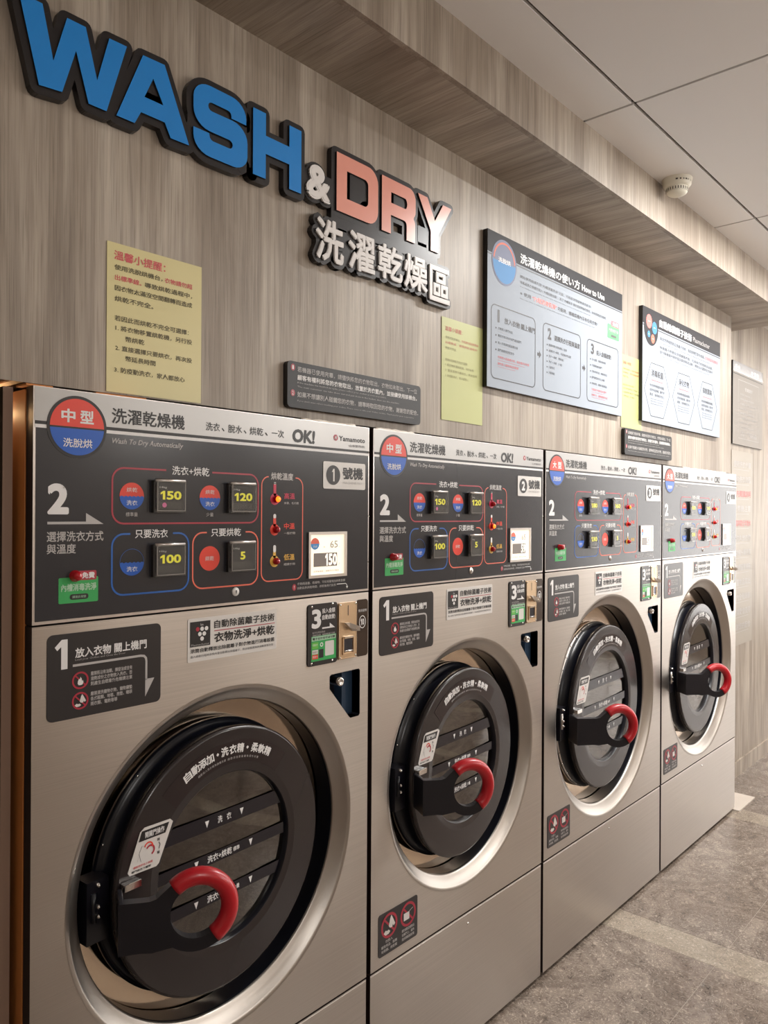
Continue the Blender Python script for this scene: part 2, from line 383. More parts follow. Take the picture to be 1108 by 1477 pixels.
# linear lamps by the beam, and unseen hanging lamps added to brighten the ceiling
SPOT_LABELS = ['white linear ceiling lamp beside the beam, above machine number 3', 'white linear ceiling lamp beside the beam, above the farthest machine', 'white linear ceiling lamp beside the beam, just past the machine row', 'white linear ceiling lamp beside the beam, second from the added window', 'white linear ceiling lamp beside the beam, nearest the added window',
    'added round white lamp in the middle row, behind the camera', 'added round white lamp in the middle row, opposite machine number 3', 'added round white lamp in the middle row, past the machines', 'added round white lamp in the middle row, by the added window',
    'added round white lamp near the back wall, above the folding table', 'added round white lamp near the back wall, in the left corner', 'added round white lamp near the back wall, past the folding table']
for i, (x, y, pw) in enumerate(SPOTS):
    hang = y < -1.5; dz = -.46 if hang else 0.0
    r = empty('ceiling_lamp', (x, y, CEIL)); tag(r, SPOT_LABELS[i], 'ceiling light', 'added round lamps' if hang else 'linear ceiling lamps')
    def ring(prof, m, nm):
        mb = MB(); n = 32; vs = [(rr*math.cos(2*PI*k/n), rr*math.sin(2*PI*k/n), z) for k in range(n) for rr, z in prof]; q = len(prof)
        mb.add(vs, [(k*q+j, ((k+1) % n)*q+j, ((k+1) % n)*q+j+1, k*q+j+1) for k in range(n) for j in range(q-1)], m, True); return mb.build(nm, r)
    if hang:
        ring([(0.006, 0), (0.006, dz+.02)], SGN_W, 'rod'); ring([(0.0005, dz+.05), (0.05, dz+.045), (0.055, dz+.02), (0.0005, dz+.018)], SGN_W, 'lamp_base')
        ring([(0.05, dz+.017), (0.0005, dz+.015)], BULB, 'diffuser')
        ld = bpy.data.lights.new('lamp_bulb', 'POINT'); ld.shadow_soft_size = 0.09; lz = dz - .10
    else:
        mb = MB(); mb.box((-.62, -.035, -.010), (.62, .035, 0), SGN_W); mb.build('lamp_housing', r); mb = MB(); mb.box((-.61, -.028, -.013), (.61, .028, -.0101), BULB); mb.build('diffuser', r)
        ld = bpy.data.lights.new('lamp_bulb', 'AREA'); ld.shape = 'RECTANGLE'; ld.size = 1.2; ld.size_y = .05; lz = -.018
    ld.energy = pw; ld.color = (1.0, 0.985, 0.955)
    lo = bpy.data.objects.new('lamp_bulb', ld); C.objects.link(lo); lo.location = (0, 0, lz); lo.parent = r

# ------------------------------------------------------------------ machine alcove side panel and glow
mb = MB(); mb.box((-0.034, 0.055, 0), (-0.016, 1.2, 2.0), WOODD); mb.box((-0.0345, 0.0545, 0), (-0.0155, 0.056, 2.0), mat('edge_band', '#8f7463', .5))
struct(mb, 'trim_3')
ld = bpy.data.lights.new('warm_bulb', 'POINT'); ld.energy = 0.45; ld.color = (1.0, 0.62, 0.3); ld.shadow_soft_size = 0.003
lo = bpy.data.objects.new('warm_bulb', ld); C.objects.link(lo); lo.location = (-0.009, 0.16, 1.96)

# ------------------------------------------------------------------ washer-dryers
HT = 2.0; PB = 1.538; DR = 0.4375; CZD = 0.938
def small_cn(mb, s, u0, u1, z0, z1, y, m, bold=0.02): text(mb, s, u0, u1, z0, z1, y, m, bold, 1)

def no_sign(mb, c, r, y):
    mb.stroke(circ(c, r*0.9, 28), r*0.2, y, CRIM, True)
    d = r*0.62; mb.stroke([(c[0]-d, c[1]+d), (c[0]+d, c[1]-d)], r*0.16, y-0.0002, CRIM)
def flame(mb, c, r, y):
    P = [(0,-.5),(.28,-.45),(.42,-.15),(.34,.15),(.22,.0),(.16,.35),(0,.62),(-.08,.25),(-.2,.38),(-.36,.05),(-.4,-.25),(-.25,-.47)]
    mb.prism([(c[0]+a*r, c[1]+b*r) for a, b in P], y, 0, WHITE)
def garment(mb, c, r, y):
    P = [(-.1,-.1),(.1,.5),(.25,.75),(.4,.5),(.75,-.15),(.55,-.3),(.45,-.1),(.35,-.35),(.05,-.3)]
    mb.prism([(c[0]+a*r, c[1]+b*r) for a, b in P], y, 0, STKW)
    P = [(-.75,-.55),(-.5,-.35),(-.3,-.45),(-.1,-.4),(.1,-.6),(-.1,-.75),(-.5,-.78)]
    mb.prism([(c[0]+a*r, c[1]+b*r) for a, b in P], y, 0, STKW)

def machine(X, W, n, size, label):
    L = W > 1.0; mid = W/2; dR = W - 0.951
    R = 0.425 if L else 0.367; RO = 0.4725 if L else 0.406; RD = 0.346 if L else 0.306; RG = 0.234 if L else 0.196
    rr = (lambda u: (u-.163)*1.111+.23) if L else (lambda u: u)
    tt = (lambda u: (u-.56)*1.066+.683) if L else (lambda u: u)
    root = empty('washer_dryer', (X, 0, 0)); tag(root, label, 'washing machine', 'coin operated washer dryers in a row')
    pocket = [(W-.152, 1.317), (W-.146, 1.321), (W-.038, 1.322), (W-.033, 1.317), (W-.033, 1.195), (W-.038, 1.190), (W-.070, 1.190), (W-.076, 1.194), (W-.152, 1.283)]
    # cabinet body
    mb = MB(); mb.box((0.004, 0.03, 0.03), (0.03, 0.9, HT-0.004), DARKBODY); mb.box((W-0.03, 0.03, 0.03), (W-0.004, 0.9, HT-0.004), DARKBODY)
    mb.box((0.03, 0.2, 0.03), (W-0.03, 0.22, HT-0.004), DARKBODY); mb.box((0.03, 0.03, HT-0.02), (W-0.03, 0.9, HT-0.004), DARKBODY)
    mb.box((0.03, 0.03, 0.02), (W-0.03, 0.05, DR), DARKBODY); mb.box((0.03, 0.03, PB+0.01), (W-0.03, 0.05, HT-0.03), DARKBODY)
    mb.build('cabinet', root)
    if n == 1:
        mb = MB(); mb.box((-.001, .034, .03), (.004, .16, HT-.004), GLOWPAINT); mb.build('side_strip', root)  # cabinet side with the gap's orange light put into its colour
    mb = MB(); mb.box((0.03, 0.04, 0), (W-0.03, 0.85, 0.02), DARKBODY); mb.build('plinth', root)
    # stainless panels
    mb = MB(); holed(mb, [rect(0, W, DR+0.003, PB-0.004), circ((mid, CZD), RO, 96), pocket], 0.0, 0.03, STEEL, DARKBODY)
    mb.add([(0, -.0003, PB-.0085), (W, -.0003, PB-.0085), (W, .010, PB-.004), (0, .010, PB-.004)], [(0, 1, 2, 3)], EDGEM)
    mb.build('front_panel', root, uv=True)
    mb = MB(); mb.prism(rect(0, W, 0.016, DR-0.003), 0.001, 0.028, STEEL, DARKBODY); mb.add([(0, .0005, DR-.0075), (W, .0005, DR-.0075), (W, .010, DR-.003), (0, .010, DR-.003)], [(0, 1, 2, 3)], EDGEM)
    lp = mb.build('lower_panel', root, uv=True)
    mb = MB(); mb.lathe([(0.0005, -0.004), (0.003, -0.003), (0.0038, 0.0015)], (mid, 0.399), CHROME, 16); mb.build('screw', lp)
    # bezel + recess
    mb = MB(); mb.lathe([(RO+.001, -0.0006), (RO-.006, 0.000), (RO-.010, 0.0035), (R+.008, 0.026), (R+.002, 0.0275), (R, 0.030), (R-.001, .034)], (mid, CZD), BEZEL, 128)
    mb.build('door_bezel', root)
    mb = MB(); mb.lathe([(R, 0.032), (R-.002, 0.038)], (mid, CZD), NAVY, 96); mb.lathe([(R-.002, .038), (R-0.004, 0.085)], (mid, CZD), NAVY, 128)
    mb.lathe([(R-.003, .090), (R*.72, 0.094), (.001, .12)], (mid, CZD), RECESS, 96)
    mb.build('door_recess', root)
    # ---------------- door (slightly ajar: handle side stands out)
    yaw = math.radians(2.4 if L else 3.5)
    door = empty('door', (mid, 0.009, CZD-(0.008 if L else 0.001)), yaw, root)
    o0 = (0, 0)
    mb = MB()
    mb.lathe([(RG+.001, .018), (RG+.002, .003), (RG+.004, .0008)], o0, NAVY, 128); mb.lathe([(RG+.004, .0008), (RG+.024, -.0012)], o0, DOORB, 128); mb.lathe([(RG+.024, -.0012), (RD-.006, 0)], o0, DOORB, 128)
    mb.lathe([(RD-.006, 0), (RD-.002, .0015), (RD, .005), (RD, .012)], o0, DOORB, 128); mb.lathe([(RD, .012), (RD-.001, .020), (RD-.006, .024)], o0, NAVY, 128)
    fr = mb.build('door_ring', door)
    mb = MB(); mb.lathe([(RD-.006, .022), (RD-.010, .060), (RD+.000, .064), (RD+.004, .068)], o0, NAVY, 96); mb.build('door_body', door)
    mb = MB(); mb.lathe([(RD+.004, .066), (RD+.010, .070), (RD+.010, .080), (RD-.02, .082)], o0, TRIM if L else NAVY, 96)
    for k in range(18 if L else 3):
        a = math.radians(100 + k*9.5 if L else 132 + k*28); mb.lathe([(0.0002, .0635), (.0025, .064), (.003, .07)], ((RD+.006)*math.cos(a), (RD+.006)*math.sin(a)), CHROME, 8)
    mb.build('door_flange', door)
    mb = MB(); mb.lathe([(0.0001, .012), (RG*.5, .0135), (RG+.002, .016)], o0, GLASS, 96); gl = mb.build('door_glass', door)
    mb = MB(); mb.lathe([(RG, .017), (RG-.012, .05), (RG-.04, .075), (0.001, .085)], o0, mat('drum_dark', '#1d1816', 0.3), 64); mb.build('glass_bowl', door)
    # level bands printed on the glass
    mb = MB(); mbt = MB(); k = RG/.196
    for dz, w1, nm in ((.092, .035, 'a'), (.007, .027, 'b'), (-.086, .027, 'c')):
        dz *= k; hw = math.sqrt(max(RG**2 - (abs(dz)+w1*.5)**2, 0))*.985; h = w1*.5*k
        rg = RG*.985; a1 = math.asin((dz-h)/rg); a2 = math.asin((dz+h)/rg)
        pts = [(rg*math.cos(a1+(a2-a1)*i/6), rg*math.sin(a1+(a2-a1)*i/6)) for i in range(7)]
        mb.prism(pts + [(-p[0], p[1]) for p in pts[::-1]], .0105, .0, mat('band_black', '#1b1820', .16))
        th = .0085*k
        for su in (-.088 if nm != 'a' else -.058, .078 if nm != 'a' else .048):
            mbt.prism([(su*k-.006, dz+.007), (su*k+.006, dz+.007), (su*k, dz-.009)], .0098, 0, WHITE)
        if nm == 'a': small_cn(mbt, '洗', -.026*k, -.012*k, dz-th, dz+th, .0098, WHITE); small_cn(mbt, '衣', .001*k, .015*k, dz-th, dz+th, .0098, WHITE)
        else:
            small_cn(mbt, '洗衣+烘乾', -.056*k, .018*k, dz-th, dz+th, .0098, WHITE); small_cn(mbt, '標準' if nm == 'b' else '少量', .022*k, .042*k, dz-.006, dz+.005, .0098, WHITE)
    mb.build('level_band', door); mbt.build('level_lettering', door)
    # arc text + raised dispenser strip
    mb = MB(); ar = RD*.83
    band = circ(o0, ar+.020, 40, None, math.radians(48), math.radians(134), True) + circ(o0, ar-.032, 40, None, math.radians(48), math.radians(134), True)[::-1]
    mb.prism(band, -.0016, .0014, mat('door_strip', '#2a2122', .12)); mb.build('dispenser_strip', door)
    mb = MB()
    for ch, a in zip('自動添加·洗衣精·柔軟精', (119, 113.6, 108.6, 103.6, 98.5, 93.6, 88, 82.6, 77.5, 72, 66.7, 61.5)):
        a = math.radians(a); c_, s_ = math.cos(a-PI/2), math.sin(a-PI/2); h = .0038 if ch == '·' else .0112*ar/.255
        text(mb, ch, -h, h, -h, h, -.0024, WHITE, .03, 1, fn=lambda p: (p[0]*c_-(p[1]+ar)*s_, p[0]*s_+(p[1]+ar)*c_))
    for s_t, aa, bb in (('自動投入洗衣精免自備洗劑', 113, 94), ('自動添加柔軟精免另外付費', 91, 68)):
        for i, ch in enumerate(s_t):
            a = math.radians(aa+(bb-aa)*i/(len(s_t)-1)); c_, s_ = math.cos(a-PI/2), math.sin(a-PI/2); rz = ar-.021
            text(mb, ch, -.0028, .0028, -.0028, .0028, -.0024, GREYW, 0, 1, fn=lambda p: (p[0]*c_-(p[1]+rz)*s_, p[0]*s_+(p[1]+rz)*c_))
    mb.build('arc_lettering', door)
    # operating label on the ring
    kk = RD/.306; sx = -.0 
    def q(u, z): return ((u-.476)*kk, (z-.937)*kk)
    lab = [q(.240, 1.080), q(.306, 1.079), q(.313, 1.072), q(.277, .992), q(.270, .987), q(.204, .989), q(.199, .996), q(.229, 1.073)]
    mb = MB(); mb.prism(lab, -.0022, .001, STKW)
    mb.prism([q(.233, 1.074), q(.303, 1.074), q(.293, 1.053), q(.225, 1.053)], -.0026, 0, BLACK)
    small_cn(mb, '開關門操作', *(q(.241, 0)[0], q(.290, 0)[0]), q(0, 1.057)[1], q(0, 1.070)[1], -.003, WHITE)
    c0 = q(.254, 1.028); mb.stroke(circ(c0, .010*kk, 14, None, -1.2, 2.6, True), .004*kk, -.0028, CRIM); c1 = q(.250, 1.036)
    mb.stroke(circ(c1, .010*kk, 14, None, -.2, 2.9, True), .003*kk, -.0030, RED)
    mb.stroke([q(.228, 1.035), q(.222, 1.012)], .0008, -.0026, GREYW); mb.stroke([q(.234, 1.043), q(.226, 1.028), q(.231, 1.010)], .0008, -.0026, BLACK)
    for zz, ch in ((1.044, '開'), (1.016, '關')): small_cn(mb, ch, q(.272, 0)[0], q(.278, 0)[0], q(0, zz-.003)[1], q(0, zz+.003)[1], -.0028, BLACK)
    mb.stroke([q(.276, 1.038), q(.279, 1.032), q(.276, 1.024)], .0015, -.0028, BLACK)
    small_cn(mb, '請將把手往上扳開', q(.212, 0)[0], q(.260, 0)[0], q(0, 1.000)[1], q(0, 1.005)[1], -.0028, PRR)
    small_cn(mb, '關門後往下壓緊', q(.208, 0)[0], q(.256, 0)[0], q(0, .992)[1], q(0, .997)[1], -.0028, BLACK)
    mb.build('operating_label', door)
    # handle
    hy = math.radians(-(36 if L else 29.5)); hx = (.282 if L else .277) - mid; hyy = (-.150 if L else -.123) - .009
    hnd = MB(); ca, sa = math.cos(hy), math.sin(hy)
    def hp(s, y, z): return (hx + s*ca - y*sa, hyy + s*sa + y*ca, z - .004)
    def xf(m_, i0):
        for i in range(i0, len(m_.v)): s_, y_, z_ = m_.v[i]; m_.v[i] = hp(s_, y_, z_)
    ro, ri = .082, .055; LA = -.156 if not L else -.182
    out = [(LA, -.062), (-.112, -.064), (-.092, -.068)] + [(ro*math.cos(a), ro*math.sin(a)) for a in [math.radians(d) for d in range(232, 492, 8)]] + [(-.082, .040), (-.095, .037), (-.112, .038), (LA, .042)]
    holed(hnd, [out, circ((0, 0), ri, 40)], -.011, .022, ARM)
    V, F = fill([out, circ((0, 0), ri, 40)]); hnd.add([(p[0], .011, p[1]) for p in V], [f[::-1] for f in F], ARM); xf(hnd, 0)
    i0 = len(hnd.v); hnd.box((LA+.0005, -.0105, -.0615), (LA+.012, .06, .0415), ARM); xf(hnd, i0)
    hn = hnd.build('handle', door, bevel=.003)
    g = MB(); rm = (ro+ri)/2; path = [(rm*math.cos(a), 0, rm*math.sin(a)) for a in [math.radians(d) for d in range(-58, 138, 7)]]
    g.tube(path, .0185, REDG, 16); xf(g, 0); g.build('red_grip', door)
    mb = MB(); mb.box((-RD+.012, -.018, .030), (-RD+.052, -.002, .044), CHROME); mb.box((-RD-.045, .03, -.075), (-RD+.005, .075, .055), ARM)
    mb.tube([(-RD-.03, .03, -.03), (-RD-.03, .03, .03)], .006, TRIM if L else NAVY, 10)
    for zz in (-.02, .0, .045): mb.lathe([(0.0002, .022), (.004, .024), (.005, .03)], (-RD-.02, zz), CHROME, 10)
    mb.build('latch', door)

    # ---------------- notice sticker 1
    dx = -.007 if L else 0
    mb = MB(); mb.prism(rrect(.029+dx, .281+(-.012 if L else 0), 1.344, 1.515, .012), -.0012, .0012, STICK); st = mb.build('step_sticker', root)
    mb = MB(); y = -.0018; k = .94 if L else 1.0
    U = lambda u: (u-.029)*k + .029 + dx
    mb.prism([(U(.044), 1.490), (U(.058), 1.504), (U(.070), 1.504), (U(.070), 1.445), (U(.057), 1.445), (U(.057), 1.490), (U(.049), 1.483)], y, 0, WHITE)
    text(mb, '放入衣物 關上機門', U(.086), U(.246), 1.464, 1.484, y, WHITE, .025)
    text(mb, 'Load your Clothes and Close the Door', U(.086), U(.196), 1.4575, 1.4625, y, GREYW, 0, 1)
    mb.stroke([(U(.081), 1.4495), (U(.232), 1.4495), (U(.240), 1.448), (U(.2445), 1.443), (U(.2455), 1.436), (U(.2455), 1.396)], .0048, y, GREYW)
    mb.prism([(U(.243), 1.398), (U(.265), 1.398), (U(.243), 1.360)], y, 0, GREYW)
    no_sign(mb, (U(.097), 1.418), .0175, y); flame(mb, (U(.097), 1.416), .015, y-.0004)
    no_sign(mb, (U(.097), 1.377), .0175, y); garment(mb, (U(.097), 1.378), .016, y-.0004)
    for i, s_ in enumerate(('嚴禁將沾有油類、揮發油或含有', '溶劑成份之衣物放入洗衣、否', '則產生自燃意外危險請注意')): small_cn(mb, s_, U(.119), U(.212 if i != 1 else .212), 1.424-i*.0102, 1.4325-i*.0102, y, GREYW)
    for i, (s_, u1) in enumerate((('嚴禁清洗寵物衣物、寵物寢墊', .212), ('各式鞋類、地毯、抱墊、睡袋', .212), ('雨衣類、電熱毯等', .178))): small_cn(mb, s_, U(.119), U(u1), 1.383-i*.0102, 1.3915-i*.0102, y, GREYW)
    mb.build('lettering', st)
    # ---------------- white ion sticker
    d = .063 if L else 0
    mb = MB(); mb.prism(rrect(.350+d, .611+d, 1.4165, 1.5155, .004), -.0012, .0012, STKW); st = mb.build('ion_sticker', root)
    mb = MB(); mb.prism(rect(.356+d, .411+d, 1.451, 1.508), y, 0, BLACK)
    for a, b in ((.376, 1.4905), (.388, 1.4905), (.400, 1.4905), (.382, 1.479), (.394, 1.479), (.388, 1.468)):
        mb.prism(circ((a+d, b), .0050, 14), y-.0004, 0, CRIM if a == .376 else WHITE)
    text(mb, 'Ion', .384+d, .391+d, 1.4975, 1.5035, y-.0004, WHITE, 0, 1); text(mb, 'Plasmacluster', .359+d, .408+d, 1.453, 1.4575, y-.0004, GREYW, 0, 1)
    text(mb, '自動除菌離子技術', .422+d, .604+d, 1.4875, 1.5065, y, BLACK, .022)
    mb.prism(rect(.422+d, .605+d, 1.4810, 1.4828), y, 0, CRIM)
    text(mb, '衣物洗淨+烘乾', .422+d, .604+d, 1.4545, 1.4775, y, BLACK, .03)
    small_cn(mb, '滾筒自動釋放出除菌離子對衣物進行消毒殺菌', .357+d, .604+d, 1.4365, 1.4465, y, BLACK)
    small_cn(mb, '進入烘乾行程時滾筒內會自動釋出除菌離子，除去細菌異味與過敏原等功效', .357+d, .600+d, 1.4255, 1.4315, y, PRN, 0)
    mb.build('lettering', st)
    # ---------------- coin unit
    d = dR; e = -.004 if L else 0
    mb = MB(); mb.prism(rrect(.716+d, .824+d, 1.354, 1.517, .008), -.003, .003, STICK)
    cp = mb.build('coin_instructions', root)
    for a, b in ((.730, 1.510), (.806, 1.513), (.729, 1.361), (.806, 1.361)):
        mb = MB(); mb.lathe([(.0002, -.0055), (.003, -.0045), (.0036, -.003)], (a+d, b), CHROME, 10); mb.build('screw', cp)
    mb = MB(); y2 = -.0036
    text(mb, '3', .729+d, .763+d, 1.452, 1.503, y2, WHITE, .04, 4)
    text(mb, '投入金額', .767+d, .815+d, 1.490, 1.503, y2, WHITE, .02, 1); text(mb, '自動啟動', .767+d, .815+d, 1.473, 1.486, y2, WHITE, .02, 1)
    mb.prism([(.767+d, 1.449), (.815+d, 1.449), (.795+d, 1.463), (.795+d, 1.453), (.767+d, 1.453)], y2, 0, WHITE)
    for i, (s_, a, b) in enumerate((('恕不找零投幣前', .732, .778), ('請確認金額，機器啟動後不退費', .732, .815), ('投幣完成後，請勿打開機門喔', .732, .815))): small_cn(mb, s_, a+d, b+d, 1.4415-i*.0072-.003, 1.4415-i*.0072+.0025, y2, GREYW, 0)
    mb.prism(rect(.728+d, .819+d, 1.366, 1.432), y2, 0, GREEN); mb.prism(rect(.729+d, .818+d, 1.4195, 1.431), y2-.0003, 0, LGREEN)
    text(mb, '電子支付也可以付款', .732+d, .815+d, 1.4215, 1.4285, y2-.0006, BLACK, .03, 1)
    mb.prism(rrect(.778+d, .811+d, 1.376, 1.415, .003), y2-.0003, 0, STKW)
    mb.prism(rect(.731+d, .753+d, 1.399, 1.416), y2-.0003, 0, mat('print_lime', '#67b84a', .4)); mb.prism(rect(.731+d, .752+d, 1.385, 1.396), y2-.0003, 0, STKW)
    mb.prism(rect(.731+d, .752+d, 1.372, 1.3835), y2-.0003, 0, RED); mb.prism(rect(.755+d, .772+d, 1.373, 1.396), y2-.0003, 0, BLACK)
    mb.stroke(circ((.765+d, 1.408), .0045, 14), .0025, y2-.0003, WHITE, True)
    for a, b, s_ in ((.732, 1.406, '行動支付'), (.732, 1.387, '信用卡'), (.732, 1.375, '悠遊卡')): small_cn(mb, s_, a+d, a+.018+d, b, b+.006, y2-.0006, WHITE if b != 1.387 else BLACK, 0)
    mb.build('lettering', cp)
    mb = MB(); mb.prism(rrect(.828+d+e, .899+d+e, 1.358, 1.512, .006), -.005, .005, BRASS); mb.stroke(rrect(.8295+d+e, .8975+d+e, 1.3595, 1.5105, .006), .002, -.0056, mat('brass_edge', (.8, .66, .5), .25, 1.0), True, .0006)
    mb.prism(rect(.8625+d+e, .8655+d+e, 1.476, 1.504), -.0053, 0, GAP)
    br = mb.build('coin_plate', root)
    mb = MB(); mb.tube([(.882+d+e, -.003, 1.4405), (.882+d+e, -.026, 1.4405)], .0068, CHROME, 16)
    mb.add([(.842+d+e, -.010, 1.4585), (.858+d+e, -.010, 1.458), (.886+d+e, -.024, 1.446), (.886+d+e, -.024, 1.434), (.868+d+e, -.012, 1.434), (.858+d+e, -.010, 1.444),
            (.842+d+e, -.018, 1.4585), (.858+d+e, -.018, 1.458), (.886+d+e, -.030, 1.446), (.886+d+e, -.030, 1.434), (.868+d+e, -.020, 1.434), (.858+d+e, -.018, 1.444)],
           [(0,1,2,3,4,5), (11,10,9,8,7,6)] + [(i, 6+i, 6+(i+1) % 6, (i+1) % 6) for i in range(6)], TRIM); mb.build('return_lever', br)
    mb = MB(); mb.stroke(rect(.844+d+e, .885+d+e, 1.372, 1.4155), .004, -.008, BRASS, True, .003); mb.prism(rect(.847+d+e, .882+d+e, 1.375, 1.4125), -.0055, 0, mat('coin_flap', '#4a4a52', .18, .7))
    mb.box((.846+d+e, -.012, 1.4155), (.880+d+e, -.005, 1.4195), CHROME); mb.tube([(.849+d+e, -.0065, 1.379), (.880+d+e, -.0065, 1.379)], .0028, CHROME, 8); mb.build('coin_return', br)
    for a, b in ((.833, 1.507), (.894, 1.507), (.833, 1.363), (.893, 1.364)):
        mb = MB(); mb.lathe([(.0002, -.008), (.0025, -.007), (.003, -.005)], (a+d+e, b), CHROME, 10); mb.build('screw', br)
    mb = MB(); mb.prism(rrect(.901+d+e, .948+d+e, 1.356, 1.515, .009), -.0015, .0015, mat('coin_value_brown', '#38291f', .25)); tp = mb.build('coin_value_sticker', root)
    mb = MB(); mb.stroke(circ((.925+d+e, 1.452), .0125, 24, .017), .002, -.002, WHITE, True); num(mb, '10', .917+d+e, .932+d+e, 1.443, 1.461, -.002, WHITE, .03, 2); small_cn(mb, '使用硬幣', .908+d+e, .943+d+e, 1.480, 1.488, -.002, GREYW); mb.build('lettering', tp)
    # pocket with lock
    mb = MB(); n_ = len(pocket); mb.add([(p[0], .002, p[1]) for p in pocket] + [(p[0], .06, p[1]) for p in pocket], [(i, n_+i, n_+(i+1) % n_, (i+1) % n_)[::-1] for i in range(n_)] , POCKET)
    mb.add([(p[0], .06, p[1]) for p in pocket[::-1]], [tuple(range(n_))], mat('pocket_dark', '#14141c', .4)); mb.box((W-.075, .03, 1.195), (W-.035, .06, 1.32), POCKET); pk = mb.build('coin_pocket', root)
    mb = MB(); mb.lathe([(.0001, -.010), (.005, -.0102), (.0055, -.012), (.010, -.0118), (.012, -.009), (.012, .06)], (W-.119, 1.299), CHROME, 24); mb.build('lock', root)
    # warning sticker low left
    a0, z0 = (.026, .478) if L else (.032, .4695)
    mb = MB(); mb.prism(rrect(a0, a0+.178, z0, z0+.124, .008), -.0012, .0012, STICK); st = mb.build('warning_sticker', root)
    mb = MB(); no_sign(mb, (a0+.047, z0+.081), .036, y); garment(mb, (a0+.047, z0+.083), .034, y-.0004); no_sign(mb, (a0+.133, z0+.081), .036, y)
    mb.prism(rect(a0+.112, a0+.138, z0+.066, z0+.088), y-.0004, 0, STKW); mb.stroke([(a0+.137, z0+.088), (a0+.155, z0+.094)], .002, y-.0004, GREYW)
    for i, (s_, a, b) in enumerate((('勿放入', .03, .062), ('寵物用品、鞋類', .012, .082), ('地毯類、抱墊類', .012, .082))): small_cn(mb, s_, a0+a, a0+b, z0+.034-i*.0125, z0+.043-i*.0125, y, GREYW)
    for i, (s_, a, b) in enumerate((('請勿倚靠或放置物品', .104, .162), ('在機門上，避免', .104, .162), ('造成機器故障', .104, .162))): small_cn(mb, s_, a0+a, a0+b, z0+.034-i*.0125, z0+.043-i*.0125, y, GREYW)
    mb.build('lettering', st)

    # ---------------- control panel
    mb = MB(); mb.prism(rect(0, W, PB, HT), 0.0, .03, TRIM, DARKBODY); mb.prism(rect(.005, W-.004, PB+.006, 1.920), -.0008, .0008, BLACKF)
    mb.prism(rect(.002, W-.002, 1.9335, HT-.001), -.0008, .0008, HEADER); mb.prism(rect(.003, W-.002, 1.9268, 1.9335), -.0008, .0006, BLACK); mb.prism(rect(.003, W-.002, 1.9200, 1.9268), -.0008, .0006, WHITE)
    cpn = mb.build('control_panel', root); y = -.0014
    for zz in (1.62, 1.75, 1.93):
        mb = MB(); mb.lathe([(.0002, -.003), (.002, -.002), (.0025, .001)], (W-.0025, zz), CHROME, 8); mb.build('screw', cpn)
    # badge
    bc = (.085 if L else .088, 1.927)
    mb = MB(); mb.prism(circ(bc, .0625, 64), y-.0002, .0008, BLACK)
    top = circ(bc, .0565, 40, None, 0, PI, True); mb.prism(top, y-.0007, 0, RED)
    z_ = bc[1]-.0035; a_ = math.asin(.0035/.0565); bot = [(bc[0]+.0565*math.cos(q_), bc[1]+.0565*math.sin(q_)) for q_ in [PI+a_+(PI-2*a_)*i/40 for i in range(41)]]; mb.prism(bot, y-.0007, 0, BLUE)
    bd = mb.build('size_badge', cpn)
    mb = MB(); yy = y-.0012
    a, b = (('大', '型') if L else ('中', '型')); text(mb, a, bc[0]-.034, bc[0]-.005, 1.935, 1.962, yy, WHITE, .03); text(mb, b, bc[0]+.005, bc[0]+.034, 1.935, 1.962, yy, WHITE, .03)
    text(mb, '洗脫烘', bc[0]-.030, bc[0]+.031, 1.886, 1.904, yy, WHITE, .012); mb.build('lettering', bd)
    # header + left column text
    mb = MB(); t0 = -.006 if L else 0
    text(mb, '洗濯乾燥機', .162+t0, .339+t0, 1.942, 1.9745, y, BLACK, .018)
    text(mb, 'Wash To Dry Automatically', .163+t0, .335+t0, 1.897, 1.9115, y, GREYW, .02, 2, .25)
    so = .066 if L else 0
    for s_, a, b in (('洗衣', .396, .435), ('脫水', .459, .500), ('烘乾', .523, .565), ('一次', .592, .632)): text(mb, s_, a+so, b+so, 1.9465, 1.966, y, BLACK, .012)
    for a in (.440, .505, .571): text(mb, '、', a+so, a+.008+so, 1.948, 1.956, y, BLACK, .02)
    text(mb, 'OK!', .661+.07*(L), .740+.081*(L), 1.9385, 1.9735, y, BLACK, .045, 3, .08)
    mb.prism(circ((.816+dR*.95, 1.962), .0085, 20), y, 0, CRIM); mb.stroke([(.812+dR*.95, 1.957), (.8145+dR*.95, 1.965), (.818+dR*.95, 1.959), (.820+dR*.95, 1.967)], .0016, y-.0003, WHITE)
    text(mb, 'Yamamoto', .829+dR*.95, .932+dR*.95, 1.9545, 1.9685, y, BLACK, .025, 2, 0, sp=1.05); small_cn(mb, '山本製作所', .868+dR*.95, .931+dR*.95, 1.940, 1.9475, y, PRN, 0)
    text(mb, '2', .028+t0/2, .071+t0/2, 1.752, 1.813, y, WHITE, .045, 5)
    ka = 1.0 if not L else 1.3
    mb.prism([(.028, 1.7325), (.028+.117*ka, 1.7325), (.028+.079*ka, 1.755), (.028+.079*ka, 1.7375), (.028, 1.7375)], y, 0, GREYW)
    text(mb, '選擇洗衣方式', .027, .145, 1.698, 1.7185, y, GREYW, .015); text(mb, '與溫度', .027, .086, 1.674, 1.6935, y, GREYW, .015)
    # frames
    def frame(u0, u1, z0, z1, m, g0, g1, wd=.0038, r=.026):
        P = rrect(u0, u1, z0, z1, r, 6); i = 6  # cut the top edge between g0..g1
        path = [(g0, z1)] + P[7:] + P[:7] + [(g1, z1)]; mb.stroke(path, wd, y, m)
    frame(rr(.164), rr(.550), 1.733, 1.850, CRIM, rr(.292), rr(.414)); text(mb, '洗衣+烘乾', rr(.307), rr(.406), 1.8405, 1.8605, y, WHITE, .012)
